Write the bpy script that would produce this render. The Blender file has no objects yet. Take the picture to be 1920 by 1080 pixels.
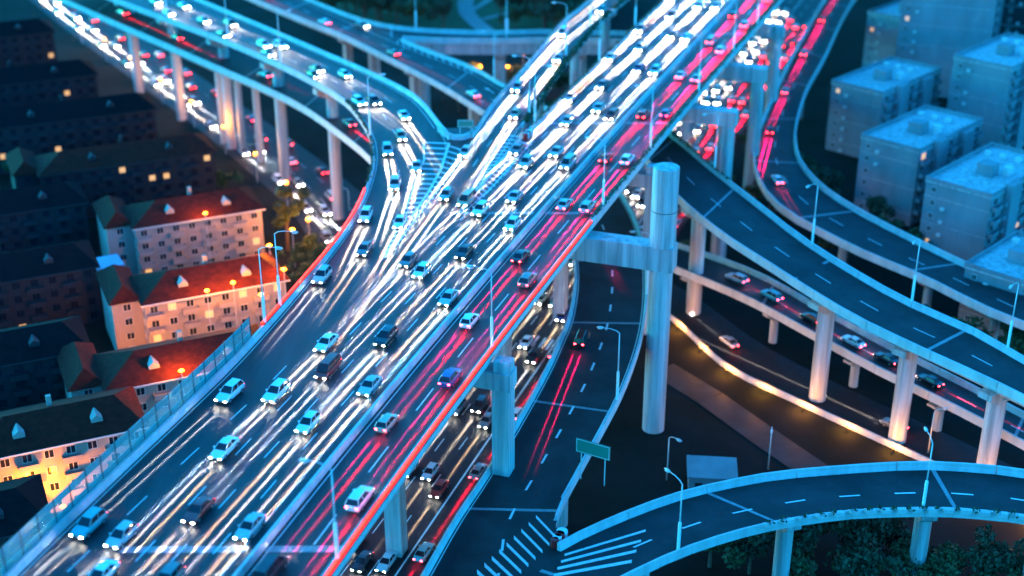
import bpy, bmesh, math, random
import numpy as np
from mathutils import Vector, Matrix
random.seed(7); rng = np.random.default_rng(7)
SC = bpy.context.scene
COL = SC.collection
# ------------------------------------------------------------------ camera
CAM_Z = 126.0; PITCH = math.radians(25.6); FPX = 2590.0
cd = bpy.data.cameras.new('camera'); cam = bpy.data.objects.new('camera', cd); COL.objects.link(cam)
cam.location = (0, 0, CAM_Z); cam.rotation_euler = (math.pi/2-PITCH, 0, 0)
cd.sensor_width = 36; cd.lens = FPX/1920*36; cd.clip_start = 1; cd.clip_end = 6000
cd.dof.use_dof = True; cd.dof.focus_distance = 195; cd.dof.aperture_fstop = 0.041
SC.camera = cam
# ------------------------------------------------------------------ world, sun, exposure
w = bpy.data.worlds.new('World'); SC.world = w; w.use_nodes = True
nt = w.node_tree; bg = nt.nodes['Background']
sky = nt.nodes.new('ShaderNodeTexSky'); sky.sky_type = 'NISHITA'; sky.sun_disc = False
sky.sun_elevation = math.radians(12); sky.sun_rotation = math.radians(-60)
mx = nt.nodes.new('ShaderNodeMix'); mx.data_type = 'RGBA'; mx.blend_type = 'MULTIPLY'; mx.inputs[0].default_value = 1
mx.inputs[7].default_value = (0.02, 0.50, 1.0, 1)            # blue-hour cast of the photograph
nt.links.new(sky.outputs[0], mx.inputs[6]); nt.links.new(mx.outputs[2], bg.inputs[0])
bg.inputs[1].default_value = 0.15
sd = bpy.data.lights.new('sun', 'SUN'); sd.energy = 0.12; sd.angle = math.radians(20); sd.color = (0.05, 0.6, 1.0)
sun = bpy.data.objects.new('sun', sd); COL.objects.link(sun)
sun.rotation_euler = (math.radians(58), 0, math.radians(-60))
SC.view_settings.view_transform = 'Standard'; SC.view_settings.look = 'None'
SC.view_settings.exposure = 2.75; SC.view_settings.gamma = 1
try: SC.view_settings.use_curve_mapping = False
except Exception: pass

SC.cycles.max_bounces = 4; SC.cycles.diffuse_bounces = 2; SC.cycles.glossy_bounces = 2; SC.cycles.transparent_max_bounces = 6; SC.cycles.transmission_bounces = 2
SC.cycles.caustics_reflective = False; SC.cycles.caustics_refractive = False
# ------------------------------------------------------------------ helpers
CP, SP = math.cos(PITCH), math.sin(PITCH)
def P(x, y, Z):
    """a point seen at photo pixel (x, y) that lies at height Z"""
    a = (x-960)/FPX; b = (y-540)/FPX
    dz = SP + b*CP; k = (CAM_Z-Z)/dz
    return np.array([a*k, (CP-b*SP)*k, Z])
def tag(o, label=None, cat=None, group=None, kind=None):
    if label: o['label'] = label
    if cat: o['category'] = cat
    if group: o['group'] = group
    if kind: o['kind'] = kind
    return o
def empty(name, loc=(0, 0, 0), rz=0, label=None, cat=None, group=None, parent=None):
    o = bpy.data.objects.new(name, None); COL.objects.link(o); o.location = loc; o.rotation_euler = (0, 0, rz)
    o.empty_display_size = .1
    if parent: o.parent = parent
    return tag(o, label, cat, group)
def mesh(name, V, F, mat=None, smooth=False):
    me = bpy.data.meshes.new(name); me.from_pydata([tuple(map(float, v)) for v in V], [], F)
    if mat: me.materials.append(mat)
    if smooth: me.polygons.foreach_set('use_smooth', [True]*len(me.polygons))
    me.update(); return me
def obj(name, me, parent=None, loc=None, rz=None):
    o = bpy.data.objects.new(name, me); COL.objects.link(o)
    if parent: o.parent = parent
    if loc is not None: o.location = loc
    if rz is not None: o.rotation_euler = (0, 0, rz)
    return o
class MB:
    def __init__(s): s.V = []; s.F = []
    def add(s, V, F):
        n = len(s.V); s.V += [tuple(v) for v in V]; s.F += [tuple(i+n for i in f) for f in F]; return s
    def box(s, x0, x1, y0, y1, z0, z1):
        return s.add([(x0,y0,z0),(x1,y0,z0),(x1,y1,z0),(x0,y1,z0),(x0,y0,z1),(x1,y0,z1),(x1,y1,z1),(x0,y1,z1)],
                     [(0,3,2,1),(4,5,6,7),(0,1,5,4),(1,2,6,5),(2,3,7,6),(3,0,4,7)])
    def tube(s, pts, rad, n=8, cap=True):
        pts = [Vector(p) for p in pts]; rad = rad if isinstance(rad, (list, tuple)) else [rad]*len(pts)
        V = []; F = []
        for i, p in enumerate(pts):
            d = (pts[min(i+1, len(pts)-1)]-pts[max(i-1, 0)]).normalized()
            a = d.cross(Vector((0, 1, .01)) if abs(d.y) < .9 else Vector((1, 0, 0))).normalized(); b = d.cross(a)
            for k in range(n):
                t = 2*math.pi*k/n; V.append(p+(a*math.cos(t)+b*math.sin(t))*rad[i])
        for i in range(len(pts)-1):
            for k in range(n):
                F.append((i*n+k, i*n+(k+1) % n, (i+1)*n+(k+1) % n, (i+1)*n+k))
        if cap: F.append(tuple(range(n-1, -1, -1))); F.append(tuple((len(pts)-1)*n+k for k in range(n)))
        return s.add(V, F)
    def me(s, name, mat, smooth=False): 
        m = mesh(name, s.V, s.F, mat, smooth)
        bm = bmesh.new(); bm.from_mesh(m); bmesh.ops.recalc_face_normals(bm, faces=bm.faces); bm.to_mesh(m); bm.free()
        return m
    def obj(s, name, mat, parent=None, loc=None, rz=None, smooth=False): return obj(name, s.me(name, mat, smooth), parent, loc, rz)
def copy_tree(o, parent=None):
    c = o.copy(); COL.objects.link(c)
    if parent: c.parent = parent
    for ch in o.children: copy_tree(ch, c)
    return c
_U = ['first','second','third','fourth','fifth','sixth','seventh','eighth','ninth','tenth','eleventh','twelfth','thirteenth','fourteenth','fifteenth','sixteenth','seventeenth','eighteenth','nineteenth']
ORD = _U+[(t if u == '' else t2+'-'+u) for t, t2 in (('twentieth', 'twenty'), ('thirtieth', 'thirty'), ('fortieth', 'forty'), ('fiftieth', 'fifty'), ('sixtieth', 'sixty')) for u in ['']+_U[:9]]

# ------------------------------------------------------------------ materials
def mat(name, col, rough=.6, metal=0, noise=0, scale=1., col2=None, bump=0, emit=None, estr=0, spec=.5, streak=None, trans=0, alpha=1):
    m = bpy.data.materials.new(name); m.use_nodes = True; t = m.node_tree; b = t.nodes['Principled BSDF']
    b.inputs['Base Color'].default_value = (*col, 1); b.inputs['Roughness'].default_value = rough; b.inputs['Metallic'].default_value = metal
    b.inputs['Specular IOR Level'].default_value = spec
    if trans: b.inputs['Transmission Weight'].default_value = trans
    if alpha < 1: b.inputs['Alpha'].default_value = alpha
    if emit: b.inputs['Emission Color'].default_value = (*emit, 1); b.inputs['Emission Strength'].default_value = estr
    if noise or col2:
        tc = t.nodes.new('ShaderNodeNewGeometry'); mp = t.nodes.new('ShaderNodeMapping'); n = t.nodes.new('ShaderNodeTexNoise')
        n.inputs['Scale'].default_value = scale; n.inputs['Detail'].default_value = 6; n.inputs['Roughness'].default_value = .65
        if streak: mp.inputs['Scale'].default_value = streak[:3]; mp.inputs['Rotation'].default_value = (0, 0, streak[3] if len(streak) > 3 else 0)
        t.links.new(tc.outputs['Position'], mp.inputs[0]); t.links.new(mp.outputs[0], n.inputs['Vector'])
        r = t.nodes.new('ShaderNodeValToRGB'); c2 = col2 or tuple(c*(1-noise) for c in col)
        r.color_ramp.elements[0].position = .36; r.color_ramp.elements[1].position = .66
        r.color_ramp.elements[0].color = (*c2, 1); r.color_ramp.elements[1].color = (*col, 1)
        t.links.new(n.outputs[0], r.inputs[0]); t.links.new(r.outputs[0], b.inputs['Base Color'])
        if bump:
            bp = t.nodes.new('ShaderNodeBump'); bp.inputs['Strength'].default_value = bump; bp.inputs['Distance'].default_value = .05
            t.links.new(n.outputs[0], bp.inputs['Height']); t.links.new(bp.outputs[0], b.inputs['Normal'])
    return m
RD = math.radians(-40)
M = {}
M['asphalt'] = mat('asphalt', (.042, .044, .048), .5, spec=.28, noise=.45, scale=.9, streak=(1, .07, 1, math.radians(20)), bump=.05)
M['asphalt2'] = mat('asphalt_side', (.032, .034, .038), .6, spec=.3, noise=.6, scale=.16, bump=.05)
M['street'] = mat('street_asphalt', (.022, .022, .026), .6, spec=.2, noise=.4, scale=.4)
M['ground'] = mat('ground', (.016, .018, .018), .95, col2=(.006, .010, .007), scale=.06, spec=.1)
M['lawn'] = mat('lawn', (.05, .11, .04), .9, col2=(.03, .07, .025), scale=.05)
M['path'] = mat('path', (.3, .32, .3), .8, noise=.2, scale=.3)
M['conc'] = mat('concrete', (.60, .60, .59), .7, noise=.25, scale=.5, streak=(1, 1, .25), bump=.1)
M['conc_d'] = mat('concrete_stained', (.56, .57, .57), .75, noise=.55, scale=.45, streak=(2.2, 2.2, .10), bump=.1)
M['paint'] = mat('road_paint', (.78, .78, .76), .5, noise=.25, scale=1.5)
M['joint'] = mat('joint_concrete', (.30, .31, .32), .6, noise=.3, scale=1.2)
M['dark'] = mat('dark_steel', (.02, .025, .03), .5, metal=.3)
M['teal'] = mat('teal_paint', (.06, .33, .33), .45, noise=.25, scale=.7)
M['pole'] = mat('galvanised', (.62, .63, .63), .4, metal=.2, noise=.1, scale=2)
M['lamp_glass'] = mat('lamp_glass', (.8, .82, .82), .2)
M['glass'] = mat('clear_panel', (.5, .7, .7), .05, alpha=.25)
M['hedge'] = mat('hedge_leaf', (.035, .07, .03), .8, col2=(.02, .045, .02), scale=2)
M['leaf'] = mat('leaf', (.05, .10, .035), .75, col2=(.025, .06, .02), scale=.35)
M['leaf2'] = mat('leaf_dark', (.035, .075, .04), .75, col2=(.02, .05, .022), scale=.35)
M['bark'] = mat('bark', (.09, .07, .05), .9)
M['rooft'] = mat('roof_tile', (.10, .014, .008), .9, spec=.15, col2=(.05, .008, .005), scale=.8, streak=(1, 1, 2))
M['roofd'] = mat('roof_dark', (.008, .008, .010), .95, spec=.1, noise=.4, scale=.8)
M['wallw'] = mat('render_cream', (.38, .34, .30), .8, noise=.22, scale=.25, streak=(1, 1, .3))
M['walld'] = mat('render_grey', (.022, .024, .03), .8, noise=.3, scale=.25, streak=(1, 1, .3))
M['wallb'] = mat('render_pale', (.27, .29, .31), .85, noise=.3, scale=.15, streak=(1, 1, .3))
M['pane'] = mat('window_glass', (.015, .02, .03), .1)
M['panel'] = mat('window_lit', (.5, .4, .25), .3, emit=(1, .50, .14), estr=.16)
M['frame'] = mat('window_frame', (.6, .6, .58), .5)
M['red_led'] = mat('red_tube', (.8, .05, .02), .4, emit=(1, .005, .0), estr=2.8)
M['red_tray'] = mat('red_tray', (.55, .008, .006), .5)
M['sodium'] = mat('sodium_bulb', (1, .5, .1), .4, emit=(1, .22, .012), estr=.9)
M['signg'] = mat('sign_green', (.02, .22, .16), .4)
M['red'] = mat('red_paint', (.6, .02, .02), .4)
M['white'] = mat('white_paint', (.8, .8, .8), .4)
M['tyre'] = mat('tyre', (.02, .02, .02), .85)
M['rim'] = mat('rim', (.5, .5, .52), .3, metal=.8)
M['carglass'] = mat('car_glass', (.012, .015, .02), .06)
M['head'] = mat('headlamp', (.9, .9, .9), .2, emit=(1, .90, .74), estr=45)
M['tail'] = mat('taillamp', (.5, .01, .01), .3, emit=(1, .02, .03), estr=14)
for k in ('head', 'tail', 'panel', 'sodium'): M[k].cycles.emission_sampling = 'NONE'
M['trim'] = mat('black_trim', (.015, .015, .015), .6)
m = bpy.data.materials.new('car_paint'); m.use_nodes = True
oi = m.node_tree.nodes.new('ShaderNodeObjectInfo'); bb = m.node_tree.nodes['Principled BSDF']
m.node_tree.links.new(oi.outputs['Color'], bb.inputs['Base Color']); bb.inputs['Roughness'].default_value = .28
bb.inputs['Coat Weight'].default_value = .5; M['car'] = m

# ------------------------------------------------------------------ roads as swept ribbons
class Road:
    def __init__(s, pairs, step=4.0, fit=0):
        L = np.array([P(p[0], p[1], p[4]) for p in pairs]); R = np.array([P(p[2], p[3], p[4]) for p in pairs])
        A = np.hstack([L, R])
        if fit:
            C = (A[:, :3]+A[:, 3:])/2; q = C[:, 1]
            A = np.stack([np.polyval(np.polyfit(q, A[:, k], fit), q) for k in range(6)], 1)
        # Catmull-Rom through the paired edge points
        A = np.vstack([2*A[0]-A[1], A, 2*A[-1]-A[-2]]); out = []
        for i in range(1, len(A)-2):
            p0, p1, p2, p3 = A[i-1:i+3]; n = max(3, int(np.linalg.norm((p2-p1)[:2])/step))
            for k in range(n):
                t = k/n
                out.append(.5*(2*p1+(p2-p0)*t+(2*p0-5*p1+4*p2-p3)*t*t+(3*p1-p0-3*p2+p3)*t**3))
        out.append(A[-2]); s.A = np.array(out)
        C = (s.A[:, :3]+s.A[:, 3:])/2
        s.S = np.concatenate([[0], np.cumsum(np.linalg.norm(np.diff(C, axis=0), axis=1))]); s.len = s.S[-1]
    def at(s, d, t=.5, off=0, dz=0):
        a = np.array([np.interp(d, s.S, s.A[:, k]) for k in range(6)]); L, R = a[:3], a[3:]
        n = R-L; n[2] = 0; n /= np.linalg.norm(n)+1e-9
        p = L+(R-L)*t+n*off; p[2] += dz; return p
    def tan(s, d):
        v = s.at(min(d+1, s.len))-s.at(max(d-1, 0)); return v/np.linalg.norm(v)
    def width(s, d): return np.linalg.norm(s.at(d, 1)-s.at(d, 0))
    def near(s, p, t=.5):
        ds = np.linspace(0, s.len, 600); return min(ds, key=lambda d: np.linalg.norm((s.at(d, t)-p)[:2]))
    def sweep(s, name, prof, material, parent, d0=0, d1=None, closed=True, step=4., smooth=False):
        d1 = s.len if d1 is None else d1; n = max(2, int((d1-d0)/step)+1); m_ = len(prof); V = []; F = []
        for d in np.linspace(d0, d1, n):
            for (t, o, z) in prof: V.append(s.at(d, t, o, z))
        k = m_ if closed else m_-1
        for i in range(n-1):
            for j in range(k): F.append((i*m_+j, i*m_+(j+1) % m_, (i+1)*m_+(j+1) % m_, (i+1)*m_+j))
        if closed and m_ > 2: F.append(tuple(range(m_))); F.append(tuple((n-1)*m_+j for j in range(m_-1, -1, -1)))
        mb = MB().add(V, F); return mb.obj(name, material, parent, smooth=smooth)
    def deck(s, parent, slab=.45, girder=1.7, inset=.2, surf='asphalt', gd0=0, gd1=None):
        s.sweep('road_surface', [(0, 0, 0), (1, 0, 0)], M[surf], parent, closed=False)
        s.sweep('deck_slab', [(0, 0, -.02), (1, 0, -.02), (1, 0, -slab), (0, 0, -slab)], M['conc'], parent)
        if surf == 'asphalt2':
            d = 14.
            while d < s.len-5: s.sweep('expansion_joint', [(.04, 0, .012), (.96, 0, .012)], M['joint'], parent, d-.3, d+.3, closed=False, step=1); d += 29.
        if girder: s.sweep('girder', [(inset*.7, 0, -slab+.01), (1-inset*.7, 0, -slab+.01), (1-inset, 0, -slab-girder), (inset, 0, -slab-girder)], M['conc_d'], parent, gd0, gd1)
    def parapet(s, parent, side, d0=0, d1=None, h=1.0, wdt=.4, seg=0):
        t = side; sg = 1 if side == 1 else -1
        prof = [(t, sg*.06, -.5), (t, -sg*(wdt+.1), -.5+.48), (t, -sg*(wdt+.1), .02), (t, -sg*(wdt*.75), h*.6), (t, -sg*wdt*.7, h), (t, sg*.06, h)]
        d1 = s.len if d1 is None else d1; n = max(1, round((d1-d0)/12)); q = (d1-d0)/n
        for k in range(n): s.sweep('parapet', prof, M['conc'], parent, d0+k*q+.05, d0+(k+1)*q-.05)
    def line(s, name, t, parent, wd=.16, d0=0, d1=None, off=0, dz=.02):
        return s.sweep(name, [(t, off-wd/2, dz), (t, off+wd/2, dz)], M['paint'], parent, d0, d1, closed=False)
    def dashes(s, t, parent, d0=0, d1=None, on=4., gap=7., wd=.17, off=0, dz=.02):
        d1 = s.len if d1 is None else d1; d = d0+random.random()*4
        while d+on < d1:
            q = [s.at(d, t, off-wd/2, dz), s.at(d, t, off+wd/2, dz), s.at(d+on, t, off+wd/2, dz), s.at(d+on, t, off-wd/2, dz)]
            obj('lane_dash', mesh('lane_dash', q, [(0, 1, 2, 3)], M['paint']), parent); d += on+gap
def quad_px(mb, pts, Z):
    mb.add([P(x, y, Z) for x, y in pts], [tuple(range(len(pts)))])
def arrow(road, d, t, parent, rev=False, L=5.):
    f = road.tan(d)*(-1 if rev else 1); n = np.array([f[1], -f[0], 0]); c = road.at(d, t, 0, .024)
    pt = lambda a, b: c+f*a+n*b
    mb = MB()
    mb.add([pt(-L/2, -.12), pt(-L/2, .12), pt(L*.12, .12), pt(L*.12, -.12)], [(0, 1, 2, 3)])
    mb.add([pt(L*.12, -.5), pt(L*.12, .5), pt(L/2, 0)], [(0, 1, 2)])
    return mb.obj('lane_arrow', M['paint'], parent)
def lerp(a, b, t): return (a[0]+(b[0]-a[0])*t, a[1]+(b[1]-a[1])*t)
def along(pl, t):
    seg = [math.dist(pl[i], pl[i+1]) for i in range(len(pl)-1)]; T = t*sum(seg)
    for i, q in enumerate(seg):
        if T <= q or i == len(seg)-1: return lerp(pl[i], pl[i+1], T/q)
        T -= q

# ------------------------------------------------------------------ ground
g = MB().add([(-2500, -300, 0), (2500, -300, 0), (2500, 4500, 0), (-2500, 4500, 0)], [(0, 1, 2, 3)]).obj('ground', M['ground']); tag(g, kind='structure', label='dark ground between the streets and viaducts', cat='ground')
def ground_poly(name, pts, Z, m, label, cat):
    mb = MB(); quad_px(mb, pts, Z); o = mb.obj(name, m); return tag(o, label, cat, kind='structure')
lawn = ground_poly('lawn', [(380, -110), (1180, -110), (1080, 40), (1060, 78), (820, 78), (600, 40)], .05, M['lawn'], 'green park lawn behind the far viaduct', 'lawn')
def path_strip(pl, wd, Z=.1):
    mb = MB(); Q = [P(x, y, Z) for x, y in pl]
    for i in range(len(Q)-1):
        d = Q[i+1]-Q[i]; n = np.array([-d[1], d[0], 0]); n /= np.linalg.norm(n); n *= wd/2
        mb.add([Q[i]-n, Q[i]+n, Q[i+1]+n, Q[i+1]-n], [(0, 1, 2, 3)])
    return mb
o = path_strip([(915, 60), (890, 40), (876, 25), (872, 5), (880, -20)], 6).obj('park_path', M['path']); tag(o, 'pale footpath winding through the park lawn', 'path', kind='structure')
o = path_strip([(888, 18), (930, -10), (990, -50)], 2.2, .13).obj('park_path', M['path']); tag(o, 'thin footpath branching right across the lawn', 'path', kind='structure')
o = path_strip([(905, 36), (960, 22), (1030, 20)], 2.2, .16).obj('park_path', M['path']); tag(o, 'lower thin footpath running right under the trees', 'path', kind='structure')

# ------------------------------------------------------------------ the roads of the interchange
DZ = 36.0
main_px = [(60,1190,548,1185),(190,1060,640,1060),(335,913,750,911),(480,765,857,763),(650,590,983,592),(838,400,1125,400),(990,250,1243,250),(1075,165,1328,165),(1180,65,1415,62),(1250,0,1468,0),(1355,-100,1548,-100),(1450,-190,1620,-190)]
main = Road([(*p, DZ) for p in main_px], fit=3)
med_px = [(365,1185),(472,1058),(593,913),(716,765),(863,592),(1023,400),(1140,252),(1217,167),(1310,65),(1372,0),(1465,-100)]
# median position as a share of the deck width, a smooth function of distance
_md, _mt = [], []
for x, y in med_px:
    p = P(x, y, DZ); d = main.near(p); a, b = main.at(d, 0), main.at(d, 1); _md.append(d); _mt.append(float(np.dot((p-a)[:2], (b-a)[:2])/np.dot((b-a)[:2], (b-a)[:2])))
_mc = np.polyfit(_md, _mt, 1)
MT = float(np.mean(_mt))
rm = empty('main_viaduct', main.at(0)*0, label='wide elevated expressway with median running diagonally through the picture', cat='viaduct')
main.deck(rm, girder=2.0, inset=.12)
dg = main.near(P(990, 250, DZ), 0)
main.parapet(rm, 1, 0); main.parapet(rm, 0, dg+1)
main.sweep('median_barrier', [(MT, .1, 0), (MT, .9, 0), (MT, .7, .9), (MT, .3, .9)], M['conc'], rm)
main.sweep('median_dark_strip', [(MT, -1.0, .012), (MT, .1, .012)], M['dark'], rm, closed=False)  # plain dark strip along the left foot of the median barrier
NW = 4
WL = [MT*k/NW for k in range(NW+1)]          # lane borders of the oncoming carriageway
for k in range(1, NW): main.dashes(WL[k]-.02, rm)
main.line('edge_line', MT, rm, off=-1.5); main.line('edge_line', 0, rm, off=.9, d0=dg)
main.line('edge_line', MT, rm, off=1.4); main.line('edge_line', 1, rm, off=-1.3)
RL = MT+(1-MT)*.56
main.dashes(RL, rm, on=6, gap=9, wd=.2)
for yy in ((760, 372, 1112, 413), (300, 1015, 640, 1062), (1180, 66, 1418, 62), (1010, 228, 1260, 235)):
    d = main.near(P((yy[0]+yy[2])/2, (yy[1]+yy[3])/2, DZ)); main.sweep('expansion_joint', [(0.0, .5, .014), (MT, -1, .014)], M['joint'], rm, d-.6, d+.6, closed=False, step=1)
    main.sweep('expansion_joint', [(MT, 1.0, .014), (1, -.6, .014)], M['joint'], rm, d-.6, d+.6, closed=False, step=1)

ZB = DZ-.012
B_px = [(-60,1165,130,1160,ZB),(33,1070,225,1070,ZB),(240,870,430,880,ZB),(407,712,610,720,ZB),(490,625,700,610,ZB),(560,545,760,510,ZB),(620,474,810,430,ZB),(665,408,830,355,ZB),(690,350,840,300,ZB),(700,298,845,264,ZB),(690,252,826,240,ZB-.1),(665,213,780,186,ZB-.5),(630,183,695,141,ZB-1.2),(550,138,613,105,ZB-2),(440,88,490,52,ZB-3),(320,42,395,12,ZB-4),(210,0,310,-24,ZB-4.6),(90,-50,220,-60,ZB-5)]
B = Road(B_px)
rb = empty('curved_ramp', (0, 0, 0), label='curved slip road sweeping in from the upper left and merging with the expressway', cat='viaduct')
B.deck(rb)
db_nose = B.near(P(845, 264, DZ), 1)
B.parapet(rb, 0, 0, h=1.0); B.parapet(rb, 1, db_nose+1)
B.line('edge_line', 0, rb, off=.9); B.line('edge_line', 1, rb, off=-1.2, d0=db_nose-4)
for t in (.36, .64): B.dashes(t, rb, d0=B.near(P(650, 470, DZ)))
B.dashes(.5, rb, d0=8, d1=B.near(P(500, 640, DZ)))

ZE = DZ-.006
E_px = [(560,640,700,640,ZE),(700,480,830,480,ZE),(790,372,905,372,ZE),(850,296,945,296,ZE),(891,250,982,238,ZE),(923,200,1007,203,ZE),(987,127,1047,140,ZE),(1047,53,1113,58,ZE+.4),(1092,15,1172,2,ZE+.8),(1150,-35,1250,-60,ZE+1.2)]
E = Road(E_px)
re_ = empty('middle_ramp', (0, 0, 0), label='two lane slip road in the middle climbing to the top of the picture', cat='viaduct')
E.deck(re_)
de = E.near(P(891, 250, DZ)); E.parapet(re_, 0, de); E.parapet(re_, 1, de+2)
E.dashes(.5, re_, d0=de-20); E.line('edge_line', 0, re_, off=1.0, d0=de-30); E.line('edge_line', 1, re_, off=-1.0, d0=de-30)
for (x, y) in ((985, 178), (1010, 180), (1085, 110)): d = E.near(P(x, y, DZ)); arrow(E, d, .3 if x < 1000 else .72, re_, rev=True)

D = Road([(1010,275,1040,215,26),(903,213,943,163,26),(830,167,880,128,26),(747,123,785,92,26),(640,70,690,50,26),(560,38,610,15,26),(470,0,530,-20,26),(380,-40,450,-60,26)])
rd_ = empty('lower_ramp', (0, 0, 0), label='low slip road with lane arrows passing beneath the middle ramp', cat='viaduct')
D.deck(rd_, surf='asphalt2'); D.parapet(rd_, 0); D.parapet(rd_, 1, 0, D.near(P(750, 88, 26)))
D.dashes(.5, rd_); D.line('edge_line', 1, rd_, off=-2.6); D.line('edge_line', 0, rd_, off=.8)
for (x, y, t) in ((872, 182, .3), (915, 178, .7)): arrow(D, D.near(P(x, y, 26)), t, rd_)
mb = MB()
for k in range(12):
    d = D.near(P(890, 150, 26))+k*3.2; mb.add([D.at(d, 1, -2.6, .02), D.at(d+.5, 1, -2.6, .02), D.at(d+2.3, 1, -.7, .02), D.at(d+1.8, 1, -.7, .02)], [(0, 1, 2, 3)])
mb.obj('hatching', M['paint'], rd_)
F_ = Road([(480,-10,480,-40,25.98),(600,35,600,12,25.98),(680,62,680,42,25.98),(760,76,760,58,25.98),(900,80,900,65,25.98),(1030,78,1030,63,25.98),(1130,80,1130,65,25.98),(1220,84,1220,69,25.98),(1330,92,1330,77,25.98)])
rf = empty('far_viaduct', (0, 0, 0), label='level viaduct crossing behind the ramps in front of the park', cat='viaduct')
F_.deck(rf, girder=3.0, inset=.06, surf='asphalt2'); F_.parapet(rf, 1, h=1.2); F_.parapet(rf, 0, F_.near(P(740, 74, 26)), h=1.2); F_.dashes(.5, rf)
C_ = Road([(760,400,800,360,25),(700,310,740,270,25),(640,258,690,215,25),(570,208,620,165,25),(500,172,560,135,25),(400,128,450,90,25),(300,84,350,46,25),(200,40,250,2,25),(100,-5,150,-42,25)])
rc = empty('under_ramp', (0, 0, 0), label='lower slip road running beneath the curved ramp at left', cat='viaduct')
C_.deck(rc, surf='asphalt2', girder=2.2); C_.parapet(rc, 0, h=1.2); C_.parapet(rc, 1, h=1.2)

I = Road([(900,260,1050,240,18),(985,330,1125,312,18),(1040,400,1165,366,18),(1068,450,1190,412,18),(1077,500,1208,470,18),(1076,545,1214,535,18),(1066,600,1210,600,18),(1050,640,1197,660,18),(1020,705,1168,738,18),(960,812,1128,815,18),(907,900,1085,893,18),(853,980,1040,990,18),(800,1073,1060,1085,18),(755,1150,1040,1170,18)])
ri = empty('near_ramp', (0, 0, 0), label='two lane ramp curving down beside the expressway at lower right', cat='viaduct')
I.deck(ri, surf='asphalt2'); I.parapet(ri, 0); di = I.near(P(1035, 975, 18), 1); I.parapet(ri, 1, 0, di)
I.dashes(.52, ri, on=2.6, gap=4.6, wd=.35); I.line('edge_line', 0, ri, off=.8); I.line('edge_line', 1, ri, off=-.8, d1=I.near(P(1050, 930, 18), 1))
J = Road([(860,1150,1000,1230,17.99),(1000,1075,1130,1115,17.99),(1045,1032,1180,1085,17.99),(1140,985,1290,1035,17.99),(1270,936,1420,995,17.99),(1400,906,1540,974,17.99),(1500,892,1620,966,17.99),(1700,878,1760,963,17.99),(1820,882,1860,970,17.99),(1920,893,1940,980,17.99),(2060,920,2060,1005,17.99)])
rj = empty('loop_ramp', (0, 0, 0), label='loop ramp bending away to the right along the bottom edge', cat='viaduct')
J.deck(rj, surf='asphalt2', girder=1.2); dj = J.near(P(1045, 1032, 18), 0); J.parapet(rj, 0, dj, h=1.2); J.parapet(rj, 1, J.near(P(1150, 1100, 18), 1), h=.9)
J.dashes(.55, rj, d0=dj+6, on=3, gap=5, wd=.3)
G = Road([(1620,-110,1680,-100,16),(1547,0,1597,10,16),(1493,93,1547,110,15.5),(1453,173,1510,180,15),(1420,253,1492,250,14),(1412,300,1500,305,13.5),(1427,353,1540,353,13),(1470,400,1590,388,12),(1540,440,1647,420,11),(1620,480,1730,462,10.5),(1727,525,1830,510,10),(1847,585,1940,560,10),(1960,630,2050,605,10)])
rg = empty('far_right_ramp', (0, 0, 0), label='narrow ramp curving past the pale apartment blocks at right', cat='viaduct')
G.deck(rg, surf='asphalt2', girder=1.3); G.parapet(rg, 0, h=1.2); G.parapet(rg, 1, h=1.2); G.dashes(.5, rg)
H = Road([(1120,200,1170,140,26),(1190,275,1238,236,26),(1232,330,1285,278,26),(1280,385,1340,325,25.5),(1363,452,1430,395,24.5),(1435,498,1500,450,23.5),(1507,545,1590,508,22.5),(1613,608,1700,570,21.5),(1747,672,1830,628,20.5),(1863,725,1930,686,20),(1990,790,2060,750,20)])
rh = empty('right_ramp', (0, 0, 0), label='ramp emerging under the expressway and running down to the right edge', cat='viaduct')
H.deck(rh, surf='asphalt2'); H.parapet(rh, 0, h=1.1); H.parapet(rh, 1, h=1.1); H.dashes(.5, rh); H.line('edge_line', 0, rh, off=1.1)
K = Road([(1130,455,1130,420,9),(1200,482,1210,445,9),(1290,518,1305,475,9),(1400,565,1425,520,9),(1520,630,1540,585,8.5),(1640,695,1660,650,8),(1790,770,1810,725,8),(1960,860,1980,815,8)])
rk = empty('low_right_ramp', (0, 0, 0), label='dim low ramp beneath the right ramp', cat='viaduct')
K.deck(rk, surf='asphalt2', girder=1.0); K.parapet(rk, 0, h=1.1); K.parapet(rk, 1, h=1.1); K.dashes(.5, rk)

# gore hatching on the expressway
Zp = DZ+.026
gore = empty('gore_marking', P(790, 370, DZ), label='white chevron hatching in the gore between curved ramp and middle ramp', cat='road marking')
def local(mb, root): 
    l = np.array(root.location); mb.V = [tuple(np.array(v)-l) for v in mb.V]; return mb
def hatch(lines, Z, n, frac, wpx=3.2, tail=(0, 0)):
    mb = MB()
    a, b = lines
    for k in range(n):
        t = (k+.5)/n; p, q = along(a, t), along(b, t); dy = wpx*(1-.35*(1-t))
        quad_px(mb, [(p[0], p[1]-dy/2), (q[0]+tail[0], q[1]-dy/2+tail[1]), (q[0]+tail[0], q[1]+dy/2+tail[1]), (p[0], p[1]+dy/2)], Z)
    return mb
spine = [(842, 268), (827, 317), (803, 360), (722, 483)]
lft = [(795, 262), (795, 300), (772, 362), (716, 486)]; rgt = [(884, 274), (850, 315), (818, 358), (726, 482)]
local(hatch((lft, spine), Zp, 24, 1, 3.4, (0, -4)), gore).obj('hatching', M['paint'], gore); local(hatch((spine, rgt), Zp, 24, 1, 3.4, (0, 8)), gore).obj('hatching', M['paint'], gore)
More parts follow.
